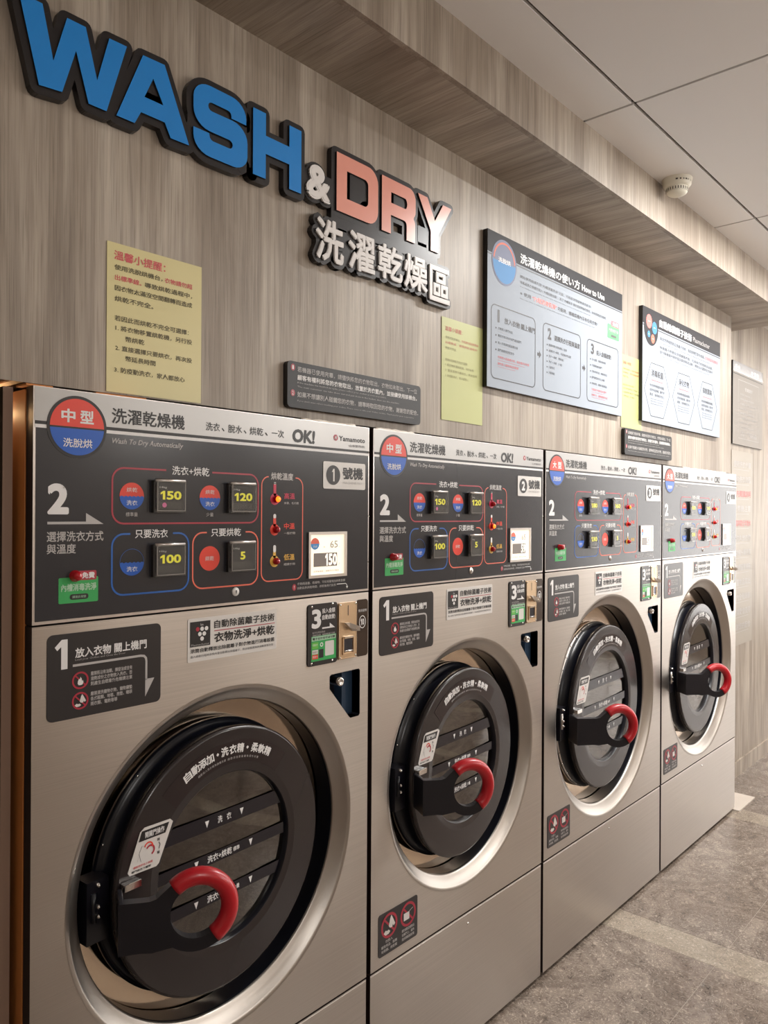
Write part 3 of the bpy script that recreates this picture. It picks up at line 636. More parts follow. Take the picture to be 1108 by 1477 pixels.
    frame(rr(.164), rr(.351), 1.583, 1.711, LBLUE, rr(.206), rr(.310)); text(mb, '只要洗衣', rr(.217), rr(.297), 1.7015, 1.7205, y, WHITE, .012)
    frame(rr(.362), rr(.550), 1.583, 1.711, ORNG, rr(.400), rr(.512), .0034); text(mb, '只要烘乾', rr(.412), rr(.498), 1.7015, 1.7205, y, WHITE, .012)
    frame(tt(.561), tt(.697), 1.587, 1.847, ORNG, tt(.583), tt(.672), .0030, .022); text(mb, '烘乾溫度', tt(.591), tt(.664), 1.840, 1.8585, y, GREYW, .03)
    small_cn(mb, '標準量', rr(.209)-.014, rr(.209)+.014, 1.748, 1.757, y, GREYW, 0); small_cn(mb, '少量', rr(.408)-.010, rr(.408)+.010, 1.748, 1.757, y, GREYW, 0)
    # half circles with a wavy edge
    def wave(c, r, up_, lo, t1, t2, dark=False):
        if up_: mb.prism(circ(c, r, 36), y, 0, up_)
        a_ = .10; pts = [(c[0]+r*math.cos(q_), c[1]+r*math.sin(q_)) for q_ in [PI+a_+(PI-2*a_)*i/24 for i in range(25)]]
        wv = [(c[0]+r*.99-(2*r*.99)*i/24, c[1]-.002+.0022*abs(math.sin(i*PI/4))) for i in range(25)]
        mb.prism(pts+wv, y-.0003, 0, lo)
        if dark: mb.stroke(circ(c, r-.0005, 36), .0008, y-.0002, LBLUE, True)
        if t1: small_cn(mb, t1, c[0]-.0125, c[0]+.0125, c[1]+.008, c[1]+.018, y-.0006, WHITE, 0)
        small_cn(mb, t2, c[0]-.0125, c[0]+.0125, c[1]-.020, c[1]-.009, y-.0006, WHITE, .01)
    wave((rr(.209), 1.7915), .0285, RED, BLUE, '烘乾', '洗衣'); wave((rr(.408), 1.7915), .0285, RED, BLUE, '烘乾', '洗衣')
    wave((rr(.210), 1.651), .0285, None, BLUE, None, '洗衣', True)
    mb.prism(circ((rr(.408), 1.651), .0285, 36), y, 0, RED); small_cn(mb, '烘乾', rr(.408)-.012, rr(.408)+.012, 1.6455, 1.6565, y-.0004, WHITE, 0)
    # thermometers
    names = (('高溫', MAG, '床單、毛巾類', MAG, 1.7915, 1.834), ('中溫', RED, '一般衣物', RED, 1.7150, 1.7545), ('低溫', GOLD, '細緻衣物', GOLD, 1.6360, 1.6765))
    for nm, cm, sub, bm, cz, tz in names:
        c = (tt(.603), cz)
        mb.prism(circ(c, .0145, 24), y, 0, bm); mb.prism(rrect(c[0]-.0045, c[0]+.0045, cz+.008, tz, .0042), y, 0, bm)
        f = {'高溫': .86, '中溫': .72, '低溫': .55}[nm]; zt = cz + (tz-cz)*f
        mb.prism(rrect(c[0]-.0045, c[0]+.0045, zt, tz, .0042), y-.0003, 0, WHITE)
        text(mb, nm, tt(.634), tt(.670), cz+.001, cz+.0165, y, cm, .02, 1); small_cn(mb, sub, tt(.634), tt(.672 if nm != '高溫' else .683), cz-.0125, cz-.006, y, GREYW, 0)
    # warning line
    wx = dR*.94; mb.prism(circ((.669+wx, 1.566), .0068, 16, .0085), y, 0, CRIM); text(mb, '!', .6677+wx, .6703+wx, 1.5615, 1.5710, y-.0003, WHITE, .02, 1)
    small_cn(mb, '衣物超過量、乾燥時、可依超量增加烘乾金額', .680+wx, .855+wx, 1.5705, 1.5775, y, GREYW, 0); small_cn(mb, '自動延長烘乾時間，烘乾後再行延長', .680+wx, .820+wx, 1.5595, 1.5665, y, GREYW, 0)
    mb.stroke([(.823+wx, 1.5645), (.857+wx, 1.5645), (.862+wx, 1.561), (.863+wx, 1.556)], .0018, y, WHITE); mb.prism([(.859+wx, 1.557), (.867+wx, 1.557), (.863+wx, 1.550)], y, 0, WHITE)
    mb.build('lettering', cpn)
    # number plate
    mb = MB(); mb.prism(rrect(.769+dR, .933+dR, 1.823, 1.896, .005), y-.001, .0015, STKW); npl = mb.build('number_plate', cpn)
    mb = MB(); mb.prism(circ((.806+dR, 1.860), .0265, 36), y-.0015, 0, BLACK); (mb.prism([(.8005, 1.868), (.806, 1.877), (.811, 1.877), (.811, 1.843), (.8055, 1.843), (.8055, 1.869)], y-.0019, 0, STKW) if n == 1 else text(mb, str(n), .795+dR, .817+dR, 1.843, 1.877, y-.0019, WHITE, .05, 4))
    text(mb, '號機', .842+dR, .923+dR, 1.850, 1.8835, y-.0015, BLACK, .03); text(mb, 'MACHINE NO.', .843+dR, .922+dR, 1.8370, 1.8440, y-.0015, GREYW, 0, 1); mb.build('lettering', npl)
    # push buttons under clear flaps
    prices = (('180', '160', '130', '5') if n == 3 else ('180', '160', '130', '5')) if L else ('150', '120', '100', '5')
    for i, (u0, zt) in enumerate(((.256, 1.8265), (.455, 1.8265), (.256, 1.6870), (.455, 1.6870))):
        u = rr(u0)+.0; u1 = u + (.075 if not L else .080); zb = zt-.0700
        bt = MB(); bt.box((u, -.010, zb), (u1, 0, zt), BTNF); bt.prism(rrect(u+.004, u1-.004, zb+.008, zt-.006, .003), -.013, .003, BTN)
        bt.prism(rect(u+.007, u1-.007, zb+.009, zb+.024), -.0136, .0006, mat('button_window', '#4a4745', .12, .2)); b_ = bt.build('selection_button', cpn)
        lt = MB(); s_ = prices[i]; cxm = (u+u1)/2+.002
        hw = .0275 if len(s_) == 3 else .0075
        num(lt, s_, cxm-hw, cxm+hw, zt-.0415, zt-.0225, -.0142, YEL, .035, 3); text(lt, '14kg' if i == 0 else '10kg', u+.012, u+.030, zt-.018, zt-.0125, -.0142, GREYW, .02, 1)
        if i == 0 and n <= 2: lt.prism(circ((u+.024, zb+.0165), .0055, 14), -.0142, 0, PINK)
        lt.build('price', b_)if False else lt.build('price_digits', cpn)
        fl_ = MB(); fl_.prism(rect(u+.002, u1-.0015, zb+.003, zt-.001), -.021, .0012, ACRYL); fl_.tube([(u+.0005, -.016, zt), (u1-.0005, -.016, zt)], .0035, TRIM, 8)
        fl_.box((u+.001, -.021, zb), (u1-.001, -.013, zb+.003), ACRYL); fl_.box((u, -.021, zb), (u+.0018, -.002, zt), ACRYL); fl_.box((u1-.0018, -.021, zb), (u1, -.002, zt), ACRYL); fl_.stroke(rect(u+.003, u1-.0025, zb+.004, zt-.002), .0012, -.0214, mat('flap_edge', '#a5a19c', .15, .4), True, .001); fl_.build('clear_flap', cpn)
    lit = {1: 0, 2: 1, 3: 0, 4: 0}[n]
    for i, cz in enumerate((1.7915, 1.7150, 1.6360)):
        lm = MB(); c = (tt(.606), cz); lm.lathe([(.0085, .0), (.0085, -.009), (.0075, -.011)], c, REDB, 24); lm.lathe([(.0075, -.010), (.0065, -.013), (.0035, -.0155), (.0001, -.0165)], c, LIT if i == lit else REDB, 24)
        lm.build('temperature_button', cpn)
    # display
    lx = .1445 if L else 0
    mb = MB(); mb.stroke(rect(.7195+lx, .8545+lx, 1.5895, 1.7035), .0075, -.006, TRIM, True, .006); mb.prism(rect(.722+lx, .852+lx, 1.592, 1.701), -.002, .002, LCD); dp = mb.build('display', cpn)
    mb = MB(); c = (.741+lx, 1.676)
    mb.prism(circ(c, .0155, 28, None, 0, PI, True), -.0026, 0, ORNG); mb.prism(circ(c, .0155, 28, None, PI, 2*PI, True), -.0026, 0, SKY); text(mb, '洗烘', c[0]-.008, c[0]+.008, 1.665, 1.672, -.003, WHITE, 0, 1)
    text(mb, '65', .797+lx, .825+lx, 1.664, 1.683, -.0026, SEG, .0, 2); text(mb, '分', .829+lx, .834+lx, 1.664, 1.669, -.0026, SEG, 0, 1); text(mb, '約', .772+lx, .778+lx, 1.664, 1.669, -.0026, SEG, 0, 1)
    mb.prism(rect(.736+lx, .823+lx, 1.615, 1.651), -.0026, 0, LCDT)
    ns = {1: '150', 2: '59', 3: '53', 4: '59'}[n]; num(mb, ns, (.776 if len(ns) == 3 else .793)+lx, .822+lx, 1.617, 1.649, -.003, SEGW, .035, 2)
    text(mb, '元', .829+lx, .834+lx, 1.617, 1.623, -.0026, SEG, 0, 1); small_cn(mb, '投幣後請按，選擇洗衣行程鈕', .736+lx, .830+lx, 1.600, 1.6055, -.0026, SEG, 0)
    mb.build('display_digits', dp)
    # free disinfecting rinse tag + red push button
    g0 = (.022 if L else 0)
    mb = MB(); mb.prism(rrect(.051+g0, .134+g0*1.2, 1.575, 1.626, .003), y, .0006, GREEN); mb.prism(rrect(.090+g0, .130+g0, 1.6195, 1.6385, .003), y-.0004, .0006, CRIM)
    text(mb, '免費', .099+g0, .126+g0, 1.6225, 1.6355, y-.0009, WHITE, .04, 1); text(mb, '內槽消毒洗淨', .056+g0, .130+g0, 1.5985, 1.6135, y-.0006, LGREEN, .03, 1)
    mb.prism(rrect(.074+g0, .113+g0, 1.5815, 1.5925, .005), y-.0004, 0, BLACK); small_cn(mb, '請按此按鈕', .079+g0, .108+g0, 1.5843, 1.5897, y-.0008, LGREEN, 0); mb.build('rinse_tag', cpn)
    mb = MB(); c = (.084+g0, 1.629); mb.lathe([(.0115, 0), (.0115, -.007), (.0095, -.009), (.0095, -.016), (.007, -.020), (.0002, -.022)], c, REDB, 28); mb.build('push_button', cpn)
    # key lock
    c = (.483 + (.0 if not L else .07), 1.5685); mb = MB(); mb.lathe([(.0105, 0), (.0105, -.002), (.009, -.0035), (.0001, -.004)], c, STKW if n == 1 else TRIM, 24); mb.prism(circ((c[0], c[1]+.002), .002, 10), -.0046, 0, BLACK); mb.prism(rect(c[0]-.0012, c[0]+.0012, c[1]-.004, c[1]+.001), -.0046, 0, BLACK); mb.build('key_lock', cpn)
    return root

P1, P2 = 0.9695, 1.9390; WM, WL = .9515, 1.1107
machine(0.0, WM, 1, 'm', 'medium stainless steel washer dryer nearest the camera, with the number 1 plate')
machine(P1, WM, 2, 'm', 'medium stainless steel washer dryer, second from the left, with the number 2 plate')
machine(P2, WL, 3, 'l', 'large stainless steel washer dryer, third from the left, between number 2 and the last one')
machine(3.0678, WL, 4, 'l', 'large stainless steel washer dryer farthest from the camera, at the end of the row')

# ------------------------------------------------------------------ lettering sign on the wall
SF = .026
def sk(p, yf=SF): k = (1.49098+yf)/1.49098; return (CX+(p[0]-CX)*k, CZ+(p[1]-CZ)*k)
sign = empty('wall_sign', (0.6, WY, 2.6)); tag(sign, 'large letter sign reading WASH & DRY with white characters below, blue and salmon letters', 'sign')
SO = Vector((0.6, WY, 2.6))
def sbuild(mb, name):
    mb.v = [(a-SO.x, b-SO.y, c-SO.z) for a, b, c in mb.v]; return mb.build(name, sign)
back = MB()
def backing(contours, r=.016):
    for ct in contours[:1]:
        V, F = fill([ct]); back.add([(p[0], SF+.0045, p[1]) for p in V], F, SGN_BACK)
    for ct in contours:
        n = len(ct)
        for i in range(n):
            a, b = ct[i], ct[(i+1) % n]; l = math.hypot(b[0]-a[0], b[1]-a[1])
            if l < 1e-6: continue
            th = math.atan2(b[1]-a[1], b[0]-a[0])
            cap = [(b[0]+r*math.cos(th-PI/2+PI*k/6), b[1]+r*math.sin(th-PI/2+PI*k/6)) for k in range(7)] + [(a[0]+r*math.cos(th+PI/2+PI*k/6), a[1]+r*math.sin(th+PI/2+PI*k/6)) for k in range(7)]
            back.prism(cap, SF+.0045+(i % 11)*3e-5, WY-SF-.006, SGN_BACK)
def letter(contours, m, th=.004):
    ct = [[sk(p) for p in c] for c in contours]
    def area(c): return sum(c[i][0]*c[(i+1) % len(c)][1]-c[(i+1) % len(c)][0]*c[i][1] for i in range(len(c)))
    ct = [c if (area(c) > 0) == (i == 0) else c[::-1] for i, c in enumerate(ct)]
    mb = MB(); holed(mb, ct, SF, th, m, SGN_BACK if m is not SGN_W else SGN_W); sbuild(mb, 'letter'); backing(ct)
Wc = [(-.032,2.741),(.013,2.741),(.035,2.640),(.062,2.737),(.101,2.737),(.126,2.640),(.152,2.738),(.192,2.739),(.147,2.585),(.108,2.585),(.081,2.680),(.053,2.586),(.007,2.581)]
Ac = [(.169,2.585),(.211,2.585),(.226,2.614),(.284,2.614),(.299,2.585),(.347,2.586),(.283,2.740),(.230,2.738)]
Ah = [(.255,2.698),(.234,2.650),(.280,2.650)]
def arc(cx_, cz_, rx, rz, a, b, n=6): return [(cx_+rx*math.cos(math.radians(a+(b-a)*i/n)), cz_+rz*math.sin(math.radians(a+(b-a)*i/n))) for i in range(n+1)]
Sc = ([(.508, 2.692), (.464, 2.692)] + arc(.454, 2.697, .010, .010, 0, 90, 3) + arc(.408, 2.697, .010, .010, 90, 270, 6) + [(.47, 2.687-.001)][:0]
      + arc(.468, 2.648, .044, .040, 90, 0, 6) + arc(.468, 2.616, .044, .036, 0, -90, 6) + arc(.402, 2.618, .044, .038, 270, 180, 6) + [(.358, 2.634), (.401, 2.634)]
      + arc(.412, 2.629, .010, .010, 180, 270, 3) + arc(.458, 2.629, .010, .010, -90, 90, 6) + arc(.402, 2.679, .044, .040, 270, 180, 6) + arc(.402, 2.705, .044, .039, 180, 90, 6) + arc(.464, 2.705, .044, .039, 90, 0, 6))
Hc = [(.529,2.583),(.569,2.583),(.569,2.645),(.646,2.645),(.646,2.583),(.687,2.583),(.687,2.745),(.646,2.745),(.646,2.690),(.569,2.690),(.569,2.745),(.529,2.745)]
Dc = [(.816,2.580),(.935,2.580)] + arc(.943, 2.622, .041, .042, -80, 0, 5) + arc(.943, 2.698, .041, .041, 0, 80, 5) + [(.935,2.739),(.816,2.739)]
Dh = [(.856,2.622),(.856,2.698),(.925,2.698)] + arc(.927, 2.684, .015, .014, 80, 0, 4) + arc(.927, 2.638, .015, .016, 0, -80, 4)
Rc = [(1.000,2.577),(1.040,2.577),(1.040,2.632),(1.098,2.632)] + arc(1.100, 2.620, .012, .012, 80, 0, 3) + [(1.112,2.577),(1.152,2.577),(1.152,2.622)] + arc(1.138, 2.632, .014, .018, 0, 60, 3) + arc(1.130, 2.672, .024, .024, -50, 0, 3) + arc(1.124, 2.705, .030, .032, 0, 85, 5) + [(1.000,2.737)]
Rh = [(1.041,2.668),(1.041,2.699),(1.104,2.699)] + arc(1.104, 2.6835, .010, .0155, 80, -80, 6)
Yc = [(1.165,2.736),(1.211,2.736),(1.250,2.674),(1.291,2.736),(1.335,2.736),(1.268,2.637),(1.268,2.577),(1.229,2.577),(1.229,2.637)]
for cts in ([Wc], [Ac, Ah], [Sc], [Hc]): letter(cts, SGN_BLUE)
for cts in ([Dc, Dh], [Rc, Rh], [Yc]): letter(cts, SALMON)
def charletter(s, u0, u1, z0, z1, bold, res=4, shear=0, dil=.0145):
    V, F, B, D3 = glyphs(s, bold, res, shear); V0, F0, B0, _ = glyphs(s, 0.0, res, shear)
    xs_ = [p[0] for p in V]; zs_ = [p[1] for p in V]; ax, bx, az, bz = min(xs_), max(xs_), min(zs_), max(zs_)
    f = lambda p: sk((u0+(p[0]-ax)*(u1-u0)/(bx-ax), z0+(p[1]-az)*(z1-z0)/(bz-az)))
    P = [f(p) for p in V]; mb = MB()
    mb.add([(p[0], SF-.001+d_*6, p[1]) for p, d_ in zip(P, D3)], F, SGN_W)
    P0 = [f(p) for p in V0]; r = dil
    for i, (a, b) in enumerate(B0):
        a, b = P0[a], P0[b]; th = math.atan2(b[1]-a[1], b[0]-a[0]); e = bold*(u1-u0)/(bx-ax)
        dx, dz = math.sin(th)*e, -math.cos(th)*e
        mb.add([(a[0]+dx, SF-.001, a[1]+dz), (a[0]+dx, SF+.004, a[1]+dz), (b[0]+dx, SF+.004, b[1]+dz), (b[0]+dx, SF-.001, b[1]+dz)], [(0, 1, 2, 3)], SGN_W)
        cap = [(b[0]+r*math.cos(th-PI/2+PI*k/4), b[1]+r*math.sin(th-PI/2+PI*k/4)) for k in range(5)] + [(a[0]+r*math.cos(th+PI/2+PI*k/4), a[1]+r*math.sin(th+PI/2+PI*k/4)) for k in range(5)]
        back.prism(cap, SF+.0045+(i % 11)*3e-5, WY-SF-.006, SGN_BACK)
    sbuild(mb, 'letter')
charletter('&', .705, .792, 2.585, 2.676, .045)
for ch, a, b, c_, d_ in (('洗', .740, .845, 2.432, 2.546), ('濯', .863, .972, 2.435, 2.543), ('乾', .984, 1.095, 2.440, 2.540), ('燥', 1.102, 1.214, 2.437, 2.540), ('區', 1.224, 1.329, 2.424, 2.535)): charletter(ch, a, b, c_, d_, .026, 3)
for a, b, c_, d_ in ((.745, 1.325, 2.437, 2.535), (.80, 1.27, 2.53, 2.59), (1.17, 1.275, 2.58, 2.64), (.96, 1.02, 2.58, 2.70), (.70, .80, 2.59, 2.66), (.50, .54, 2.60, 2.72), (.345, .37, 2.60, 2.66)):
    back.prism([sk(p) for p in rect(a, b, c_, d_)], SF+.0046, WY-SF-.006, SGN_BACK)
sbuild(back, 'sign_backing')

# ------------------------------------------------------------------ papers, plaques and boards
def board(name, x0, x1, z0, z1, yf, th, m, side, label, cat, r=0.0, group=None):
    r_ = empty(name, (x0, yf+th, z0)); tag(r_, label, cat, group)
    mb = MB(); mb.prism(rrect(0, x1-x0, 0, z1-z0, r) if r else rect(0, x1-x0, 0, z1-z0), -th, th-.0005, m, side); mb.build('panel' if th > .004 else 'sheet', r_)
    L_ = MB(); L_.o = (x0, z0); return r_, L_, -th-.0006
def bt(L_, s, u0, u1, z0, z1, y, m, bold=0.0, res=1, shear=0.0): text(L_, s, u0-L_.o[0], u1-L_.o[0], z0-L_.o[1], z1-L_.o[1], y, m, bold, res, shear)
def br_(L_, u0, u1, z0, z1, y, m): L_.prism(rect(u0-L_.o[0], u1-L_.o[0], z0-L_.o[1], z1-L_.o[1]), y, 0, m)
def bs_(L_, pts, wd, y, m, closed=False): L_.stroke([(a-L_.o[0], b-L_.o[1]) for a, b in pts], wd, y, m, closed)
BRUSH = mat('print_brush', '#5b5233', .5)
# yellow notices
def notice(x0, x1, z0, z1, m, label, big):
    r_, L_, y = board('paper_notice', x0, x1, z0, z1, WY-.0022, .0012, m, m, label, 'notice', 0, 'yellow paper notices on the wall')
    W_ = x1-x0; H_ = z1-z0; s = W_/.240
    X = lambda u: x0 + u*s
    Z = lambda z: z0 + z*H_/.322
    if not big:
        FB = mat('print_faint_olive', '#8f8a56', .5); FR = mat('print_faint_red', '#c9705c', .5)
        bt(L_, '溫馨小提醒：', X(.018), X(.118), Z(.281), Z(.295), y, FR, .01)
        for z_, t_, u1, m_ in ((.256, '使用洗脫烘機台，', .105, FB), (.240, '出標準線，導致烘乾過程中', .205, FR), (.223, '烘乾不完全。', .085, FB), (.186, '若因此而烘乾不完全可選擇：', .150, FB), (.170, '1. 將衣物移置烘乾機，另行投幣', .185, FB), (.153, '2. 直接選擇只要烘衣，再次投幣', .205, FB), (.136, '3. 防疫勤洗衣，家人都放心', .155, FB)):
            bt(L_, t_, X(.020), X(u1), Z(z_), Z(z_+.0085), y, m_)
        bt(L_, '衣物請勿超過標準線', X(.112), X(.212), Z(.256), Z(.2645), y, FR)
        L_.build('lettering', r_); return
    bt(L_, '溫馨小提醒：', X(.016), X(.142), Z(.286), Z(.306), y, PRR, .02, 2)
    bt(L_, '使用洗脫烘機台，', X(.017), X(.135), Z(.264), Z(.276), y, BRUSH, .02); bt(L_, '衣物請勿超', X(.140), X(.214), Z(.263), Z(.275), y, PRR, .02)
    bt(L_, '出標準線。', X(.018), X(.082), Z(.242), Z(.254), y, PRR, .02); bt(L_, '導致烘乾過程中，', X(.090), X(.214), Z(.241), Z(.253), y, BRUSH, .02)
    bt(L_, '因衣物太滿沒空間翻轉而造成', X(.018), X(.214), Z(.2195), Z(.2315), y, BRUSH, .02); bt(L_, '烘乾不完全。', X(.018), X(.112), Z(.1965), Z(.2085), y, BRUSH, .02)
    bt(L_, '若因此而烘乾不完全可選擇：', X(.018), X(.205), Z(.1545), Z(.1665), y, BRUSH, .02)
    bt(L_, '1. 將衣物移置烘乾機，另行投', X(.020), X(.214), Z(.1335), Z(.1455), y, BRUSH, .02); bt(L_, '幣烘乾', X(.044), X(.090), Z(.1125), Z(.1245), y, BRUSH, .02)
    bt(L_, '2. 直接選擇只要烘衣，再次投', X(.020), X(.214), Z(.0905), Z(.1025), y, BRUSH, .02); bt(L_, '幣延長時間', X(.044), X(.118), Z(.0700), Z(.0820), y, BRUSH, .02)
    bt(L_, '3. 防疫勤洗衣，家人都放心', X(.018), X(.195), Z(.0430), Z(.0555), y, BRUSH, .02)
    L_.build('lettering', r_)
notice(.176, .416, 2.015, 2.337, PAPERY, 'yellow paper notice above machine number 1, left of the black plaque', True)
notice(1.350, 1.585, 2.066, 2.404, PAPERG, 'yellow-green paper notice above machine number 2, right of the black plaque', False)
notice(2.700, 2.925, 2.160, 2.495, PAPERG, 'yellow-green paper notice between the two white instruction boards', False)
# plaques
def plaque(x0, x1, label):
    r_, L_, y = board('wall_plaque', x0, x1, 2.034, 2.155, .032, .017, mat('plaque_black', '#232224', .5), EDGE, label, 'plaque', .012, 'black plaques above the machines')
    W_ = x1-x0; X = lambda u: x0 + (u-.672)*W_/.55
    for z_, t in ((2.139, '1'), (2.072, '2')):
        L_.prism([(a-x0, b-2.034) for a, b in circ((X(.690), z_), .0075, 16, .009)], y, 0, CRIM); bt(L_, t, X(.6875), X(.6925), z_-.005, z_+.005, y-.0004, WHITE)
    bt(L_, '若機器已使用完畢，請儘快將您的衣物取出，衣物如未取出，下一位', X(.706), X(1.203), 2.1285, 2.1435, y, GREYW, .012)
    bt(L_, '顧客有權利將您的衣物取出，放置於洗衣籃內，並接續使用該機台。', X(.706), X(1.203), 2.1070, 2.1220, y, WHITE, .02)
    bt(L_, 'If the machine has finished its cycle, please collect your clothes as soon as possible.', X(.706), X(1.06), 2.0975, 2.1030, y, GREYW)
    bt(L_, 'The next customer can take them out and put them in the basket, then use the machine.', X(.706), X(1.12), 2.0870, 2.0925, y, GREYW)
    bt(L_, '如果不想讓別人碰觸您的衣物，請準時取回您的衣物，謝謝您的配合。', X(.706), X(1.21), 2.0620, 2.0775, y, GREYW, .016)
    bt(L_, "If you don't want others touching your clothes, Please come to take your clothes on time, Thank you for your cooperation.", X(.706), X(1.19), 2.0500, 2.0555, y, GREYW)
    L_.build('lettering', r_)
plaque(.672, 1.222, 'black plaque with two lines of white rules, above machines 1 and 2')
plaque(2.706, 3.262, 'black plaque with two lines of white rules, above machine number 3')
# how-to-use board
x0, x1, z0, z1 = 1.586, 2.666, 2.203, 2.753
r_, L_, y = board('instruction_board', x0, x1, z0, z1, .030, .019, BOARDW, EDGE, 'white instruction board with three numbered step boxes and dark header', 'board')
br_(L_, x0, x1, 2.6765, z1, y, BOARDG); br_(L_, x0, x1, 2.668, 2.6725, y, PRN)
SKY = mat('board_sky', '#3a84c0', .6); ORNG = mat('board_orange', '#d86f58', .6); c = (1.6925, 2.657); L_.prism([(a-x0, b-z0) for a, b in circ(c, .081, 40)], y-.0003, 0, mat('badge_violet_grey', '#6f7590', .6)); L_.prism([(a-x0, b-z0) for a, b in circ(c, .074, 32, None, PI, 2*PI, True)], y-.0006, 0, SKY)
L_.stroke([(a-x0, b-z0) for a, b in circ(c, .068, 24, None, .1, PI-.1, True)], .007, y-.0006, ORNG); bt(L_, '洗脫烘', c[0]-.040, c[0]+.040, 2.653, 2.672, y-.0009, WHITE, .01, 2)
bt(L_, '洗濯乾燥機の使い方', 1.800, 2.262, 2.684, 2.721, y-.0003, WHITE, .02, 2); bt(L_, 'How to Use', 2.280, 2.488, 2.688, 2.714, y-.0003, WHITE, .03, 2)
bt(L_, '開始使用前請先按“內槽消毒洗淨”功能，可將前次殘留物清洗乾淨！', 1.800, 2.365, 2.6290, 2.6410, y, PRN)
bt(L_, '非專用洗衣劑請勿投入“內槽自動加藥”，為了“內槽清潔”請依照說明操作使用，如有問題請洽服務。', 1.800, 2.508, 2.6080, 2.6200, y, PRN)
bt(L_, 'Press Sterilization before starting, the drum will be washed and disinfected for free, to keep the drum clean and safe.', 1.800, 2.36, 2.5950, 2.6000, y, PRN)
bt(L_, '※ 使用', 1.800, 1.876, 2.566, 2.581, y, PRN, .01); bt(L_, '“內槽消毒洗淨”', 1.886, 2.075, 2.563, 2.583, y, RED, .02); bt(L_, '功能時，請確認槽內沒有任何衣物！', 2.080, 2.425, 2.564, 2.581, y, PRN, .01)
bt(L_, 'Make sure there is nothing in the drum while using the Sterilization and Rinse function before you start', 1.800, 2.40, 2.5510, 2.5560, y, PRN)
L_.prism([(a-x0, b-z0) for a, b in rrect(2.520, 2.634, 2.535, 2.597, .006)], y, 0, GREEN); L_.prism([(a-x0, b-z0) for a, b in rrect(2.555, 2.632, 2.590, 2.616, .006)], y-.0003, 0, CRIM)
bt(L_, '免費', 2.568, 2.622, 2.594, 2.611, y-.0006, WHITE, .02); bt(L_, '內槽消毒洗淨', 2.530, 2.625, 2.563, 2.580, y-.0006, LGREEN, .02); br_(L_, 2.555, 2.605, 2.543, 2.553, y-.0003, BLACK)
def stepbox(a, b, num, ttl, lines, reds):
    bs_(L_, rrect(a, b, 2.237, 2.497, .022), .0035, y, PRN, True)
    bt(L_, num, a+(.040 if num == '1' else .035), a+(.053 if num == '1' else .062), 2.438, 2.483, y, PRN, .02 if num == '1' else .04, 3); bt(L_, ttl, a+.085, a+.085+.0235*len(ttl), 2.440, 2.462, y, PRN, .02)
    z_ = 2.412
    for s in lines:
        w_ = min(.012*len(s), b-a-.06); L_.prism([(q-x0, t-z0) for q, t in circ((a+.030, z_+.004), .0035, 8)], y, 0, PRN)
        bt(L_, s, a+.042, a+.042+w_, z_, z_+.010, y, PRN); bs_(L_, [(a+.042, z_-.006), (a+.042+w_*.85, z_-.006)], .0008, y, GREYW); z_ -= .0255 if len(lines) < 6 else .0215
    for s in reds:
        w_ = min(.0125*len(s), b-a-.05); bt(L_, s, a+.042, a+.042+w_, z_, z_+.010, y, PRR); bs_(L_, [(a+.042, z_-.006), (a+.042+w_*.85, z_-.006)], .0008, y, PRR); z_ -= .023
stepbox(1.611, 1.909, '1', '放入衣物 關上機門', ('衣物放入機門內側', '確認衣物沒有夾到門邊後關門', '放入衣物請勿超過標示線', '關門請確實壓緊把手'), ('衣物放入超過標示線，會影響洗淨效果', '請勿放入寵物用品與鞋類'))
stepbox(1.968, 2.272, '2', '選擇洗衣行程與溫度', ('選擇所需行程後請投入金額', '選擇洗衣+烘乾，可選擇烘乾溫度', '洗衣＋烘乾（標準量）', '洗衣＋烘乾（少量）', '只要洗衣', '只要烘乾'), ())
stepbox(2.330, 2.629, '3', '投入金額啟動', ('投入金額，機器自動啟動', '行程開始請勿開門', '衣物洗烘完成，請儘快取回', '開門請將把手往上扳開', '如有異常，請撥打服務電話'), ('行程進行中請勿強行開門', '如需中止，請聯絡服務人員'))
for a in (1.938, 2.300):
    L_.prism([(q-x0, t-z0) for q, t in ((a-.013, 2.362), (a, 2.362), (a, 2.353), (a+.015, 2.368), (a, 2.383), (a, 2.374), (a-.013, 2.374))], y, 0, PRN)
L_.build('lettering', r_)
# ion technology board
x0, x1, z0, z1 = 2.892, 3.974, 2.206, 2.753
r_, L_, y = board('instruction_board', x0, x1, z0, z1, .030, .019, BOARDW, EDGE, 'white information board with three hexagon outlines and dark header', 'board')
br_(L_, x0, x1, 2.6725, z1, y, BOARDG); br_(L_, x0, x1, 2.662, 2.6665, y, PRN)
c = (2.990, 2.660); L_.prism([(a-x0, b-z0) for a, b in circ(c, .084, 40)], y-.0003, 0, BOARDG)
for a, b, q, m in ((2.965, 2.690, .034, RED), (3.030, 2.668, .030, SKY), (2.962, 2.628, .016, SKY), (3.010, 2.612, .022, ORNG)):
    L_.prism([(s-x0, t-z0) for s, t in circ((a, b), q, 20)], y-.0006, 0, m); bs_(L_, [(a-q*.35, b), (a+q*.35, b)], .003, y-.0009, WHITE)
bt(L_, '自動除菌離子技術', 3.088, 3.525, 2.684, 2.724, y-.0003, WHITE, .03, 2); bt(L_, 'Plasmacluster', 3.545, 3.80, 2.690, 2.716, y-.0003, GREYW, .0, 2)
bt(L_, '與自然界相同的正負離子技術，有效抑制空氣中病毒、', 3.098, 3.720, 2.621, 2.640, y, PRN); bt(L_, '抑制黴菌與過敏原', 3.730, 3.935, 2.621, 2.640, y, PRR)
bt(L_, 'The same positive and negative ions as nature, suppresses airborne virus and removes mold.', 3.098, 3.80, 2.606, 2.612, y, PRN)
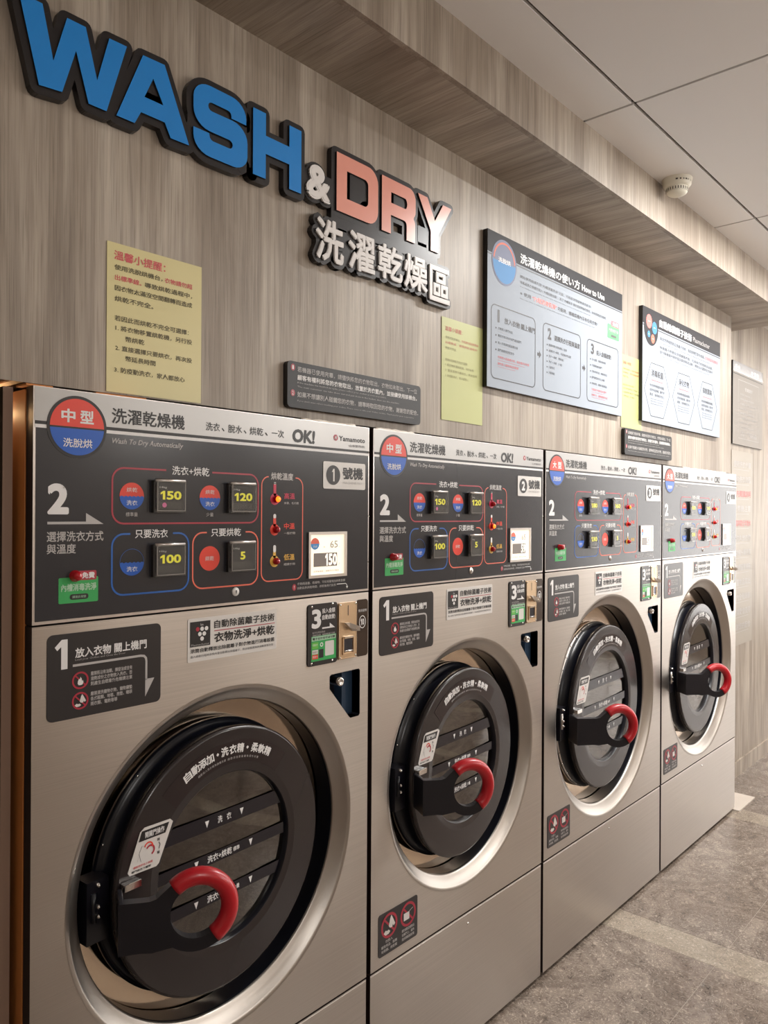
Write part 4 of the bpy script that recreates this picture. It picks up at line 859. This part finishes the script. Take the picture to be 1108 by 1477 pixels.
bt(L_, '除菌離子附著在浮遊黴菌表面，化為強力的氫氧自由基，', 3.098, 3.850, 2.578, 2.594, y, PRN); bt(L_, '並分解黴菌內部的蛋白質抑制其活動，釋放出水還原至空氣中', 3.098, 3.850, 2.556, 2.572, y, PRN)
bt(L_, 'Ions attach to the surface of floating mold and become strong radicals which break the proteins down.', 3.098, 3.80, 2.541, 2.547, y, PRN)
for a, b, t_ in ((2.913, 3.224, '消毒殺菌'), (3.263, 3.573, '淨化衣物'), (3.613, 3.923, '抑制異味')):
    m_ = (a+b)/2; w4 = (b-a)*.25; bs_(L_, [(a, 2.3625), (a+w4, 2.237), (b-w4, 2.237), (b, 2.3625), (b-w4, 2.494), (a+w4, 2.494)], .003, y, PRN, True)
    bt(L_, t_, m_-.072, m_+.072, 2.430, 2.464, y, PRN, .015); bs_(L_, [(m_-.07, 2.412), (m_+.07, 2.412)], .003, y, PRR)
    for i, s in enumerate(('有效抑制黴菌與細菌，', '去除浮遊病毒，讓衣物', '清潔，保持衛生安心')): bt(L_, s, m_-.092, m_+.088, 2.379-i*.022, 2.393-i*.022, y, PRN)
    for i in range(3): bt(L_, 'Effective against mold and bacteria', m_-.080, m_+.075, 2.318-i*.012, 2.324-i*.012, y, PRN)
L_.build('lettering', r_)
# boards on the far wall
x0, x1, z0, z1 = 4.680, 5.335, 2.232, 2.785
r_, L_, y = board('instruction_board', x0, x1, z0, z1, FY-.012, .010, mat('board_pale', '#968f88', .6), EDGE, 'pale grey framed board on the far wall beyond the machines', 'board')
br_(L_, x0, x1, 2.715, z1, y, mat('header_pale_grey', '#8c8a8c', .2)); br_(L_, x0, x1, 2.700, 2.705, y, PRN); bt(L_, '機台', x0+.04, x0+.15, 2.730, 2.768, y-.0003, WHITE, .02); bt(L_, '收費表', x1-.27, x1-.09, 2.728, 2.764, y-.0003, WHITE, .02)
bs_(L_, rect(x0+.11, x1-.09, z0+.045, 2.67), .003, y, GREYW, True); bt(L_, '營業資訊', x0+.25, x0+.42, 2.605, 2.630, y, GREYW, .01)
for i in range(9): bt(L_, ('洗衣脫水烘乾行程說明', '標準量投幣金額', '少量投幣金額與時間')[i % 3], x0+.15, x0+.40+.05*(i % 3), 2.57-i*.032, 2.583-i*.032, y, GREYW)
bt(L_, '地址', x0+.16, x0+.24, 2.295, 2.312, y, GREYW, .01); bt(L_, '服務電話', x0+.36, x0+.52, 2.292, 2.312, y, GREYW, .01)
L_.build('lettering', r_)
x0, x1, z0, z1 = 4.690, 5.140, .878, 2.192
r_, L_, y = board('wall_poster', x0, x1, z0, z1, FY-.003, .002, mat('poster_cream', '#a79e92', .45), mat('poster_cream', '#a79e92', .45), 'tall cream poster on the far wall, below the pale grey board', 'poster')
z_ = 2.08
for i, (s, m) in enumerate((('使用洗衣步驟', GREYW), ('自助洗衣流程', GREYW), ('請先閱讀說明', PRR), ('投幣機注意', GREYW), ('營業時間全年無休', PRR), ('請勿久放衣物', GREYW), ('衣物請分類洗滌', GREYW), ('烘衣請留意標籤', GREYW), ('貴重物品取出', GREYW), ('店內全程錄影', GREYW), ('敬請愛惜使用', GREYW), ('謝謝您的配合', GREYW))):
    bt(L_, s, x0+.04, x1-.04, z_, z_+.045, y, m, .01); bs_(L_, [(x0+.04, z_-.014), (x1-.08, z_-.014)], .003, y, GREYW); z_ -= .1
L_.build('lettering', r_)

# ------------------------------------------------------------------ smoke detector
det = empty('smoke_detector', (2.503, -.279, CEIL)); det.scale = (1.08, 1.08, 1.25); tag(det, 'round cream smoke detector on the ceiling strip beside the wooden beam', 'smoke detector')
def dl(prof, m, nm, smooth=True):
    mb = MB(); n = 40; vs = [(rr*math.cos(2*PI*k/n), rr*math.sin(2*PI*k/n), z) for k in range(n) for rr, z in prof]; q = len(prof)
    mb.add(vs, [(k*q+j, ((k+1) % n)*q+j, ((k+1) % n)*q+j+1, k*q+j+1) for k in range(n) for j in range(q-1)], m, smooth); return mb
dl([(.0555, 0), (.0555, -.004), (.053, -.006), (.051, -.020), (.046, -.026), (.040, -.028)], DET, 'base').build('detector_base', det)
dl([(.040, -.028), (.040, -.034), (.039, -.042)], DET, 'x').build('detector_collar', det)
dl([(.038, -.0425), (.035, -.046), (.028, -.050), (.012, -.0515), (.0005, -.0515)], DET, 'x').build('detector_cap', det)
mb = MB()
for k in range(26):
    a = 2*PI*k/26; c_, s_ = math.cos(a), math.sin(a)
    pts = [(-.0016, -.0405), (.0016, -.0405), (.0016, -.0315), (-.0016, -.0315)]
    mb.add([(.0407*c_-p*s_, .0407*s_+p*c_, z) for p, z in pts], [(0, 1, 2, 3)], GAP)
mb.build('vent_slots', det)
mb = MB()
for a, w_ in ((200, .008), (215, .005), (228, .003), (240, .006), (250, .003), (270, .003), (288, .002)):
    a = math.radians(a); c_, s_ = math.cos(a), math.sin(a); mb.add([(.0524*c_-p*s_, .0524*s_+p*c_, z) for p, z in ((-w_/2, -.016), (w_/2, -.016), (w_/2, -.011), (-w_/2, -.011))], [(0, 1, 2, 3)], GAP)
mb.build('base_marks', det)

# ------------------------------------------------------------------ sealant along the machine tops, slivers coloured as leaking orange light
def bead(xa, xb, m, name, label, amp=.004, cat='sealant'):
    mb = MB(); n = max(8, int((xb-xa)/.012)); path = []; rs = []
    for i in range(n+1):
        t = i/n; path.append((xa+(xb-xa)*t, .008+random.uniform(-.002, .002), HT+.001+random.uniform(0, amp*.5))); rs.append(.0028+random.random()*amp*.6)
    mb.tube(path, rs, m, 6); o = mb.build(name); tag(o, label, cat)
bead(.70, .90, CAULK, 'sealant_bead', 'uneven white sealant bead on the top edge of machine number 1')
bead(.985, 1.16, CAULK, 'sealant_bead', 'uneven white sealant bead on the top left edge of machine number 2')
bead(3.35, 4.0, CAULK, 'sealant_bead', 'uneven white sealant bead on top of the farthest machine')
for xa, xb, lb in ((-.012, .040, 'painted orange glow at the top left corner of machine number 1'), (.13, .245, 'thin painted orange glow below the left yellow notice')):
    mb = MB(); mb.box((xa, .004, HT+.0002), (xb, .05, HT+.0035), GLOWPAINT); tag(mb.build('painted_glow_sliver'), lb, 'plywood')

# ------------------------------------------------------------------ floor plate, bench opposite
mb = MB(); mb.box((4.17, -.03, 0.0), (4.47, .18, .006), mat('plate_pale', '#cfc4b9', .4)); tag(mb.build('floor_plate'), 'pale flat plate on the floor at the far end of the machine row', 'floor plate')
tb = empty('folding_table', (2.6, -3.3, 0)); tag(tb, 'pale topped folding table with dark legs opposite the machines', 'table')
mb = MB(); mb.box((-1.0, -.45, .72), (1.0, .45, .76), mat('table_top', '#b79f86', .4)); mb.build('tabletop', tb)
for a in (-.9, .9):
    for b in (-.38, .38): mb = MB(); mb.box((a-.03, b-.03, 0), (a+.03, b+.03, .72), mat('leg_dark', '#2a2422', .4)); mb.build('leg', tb)

for o in bpy.data.objects:
    if 'lettering' in o.name or o.name.split('.')[0] in ('vent_slots', 'base_marks', 'display_digits', 'price_digits'): o['kind'] = 'stuff'
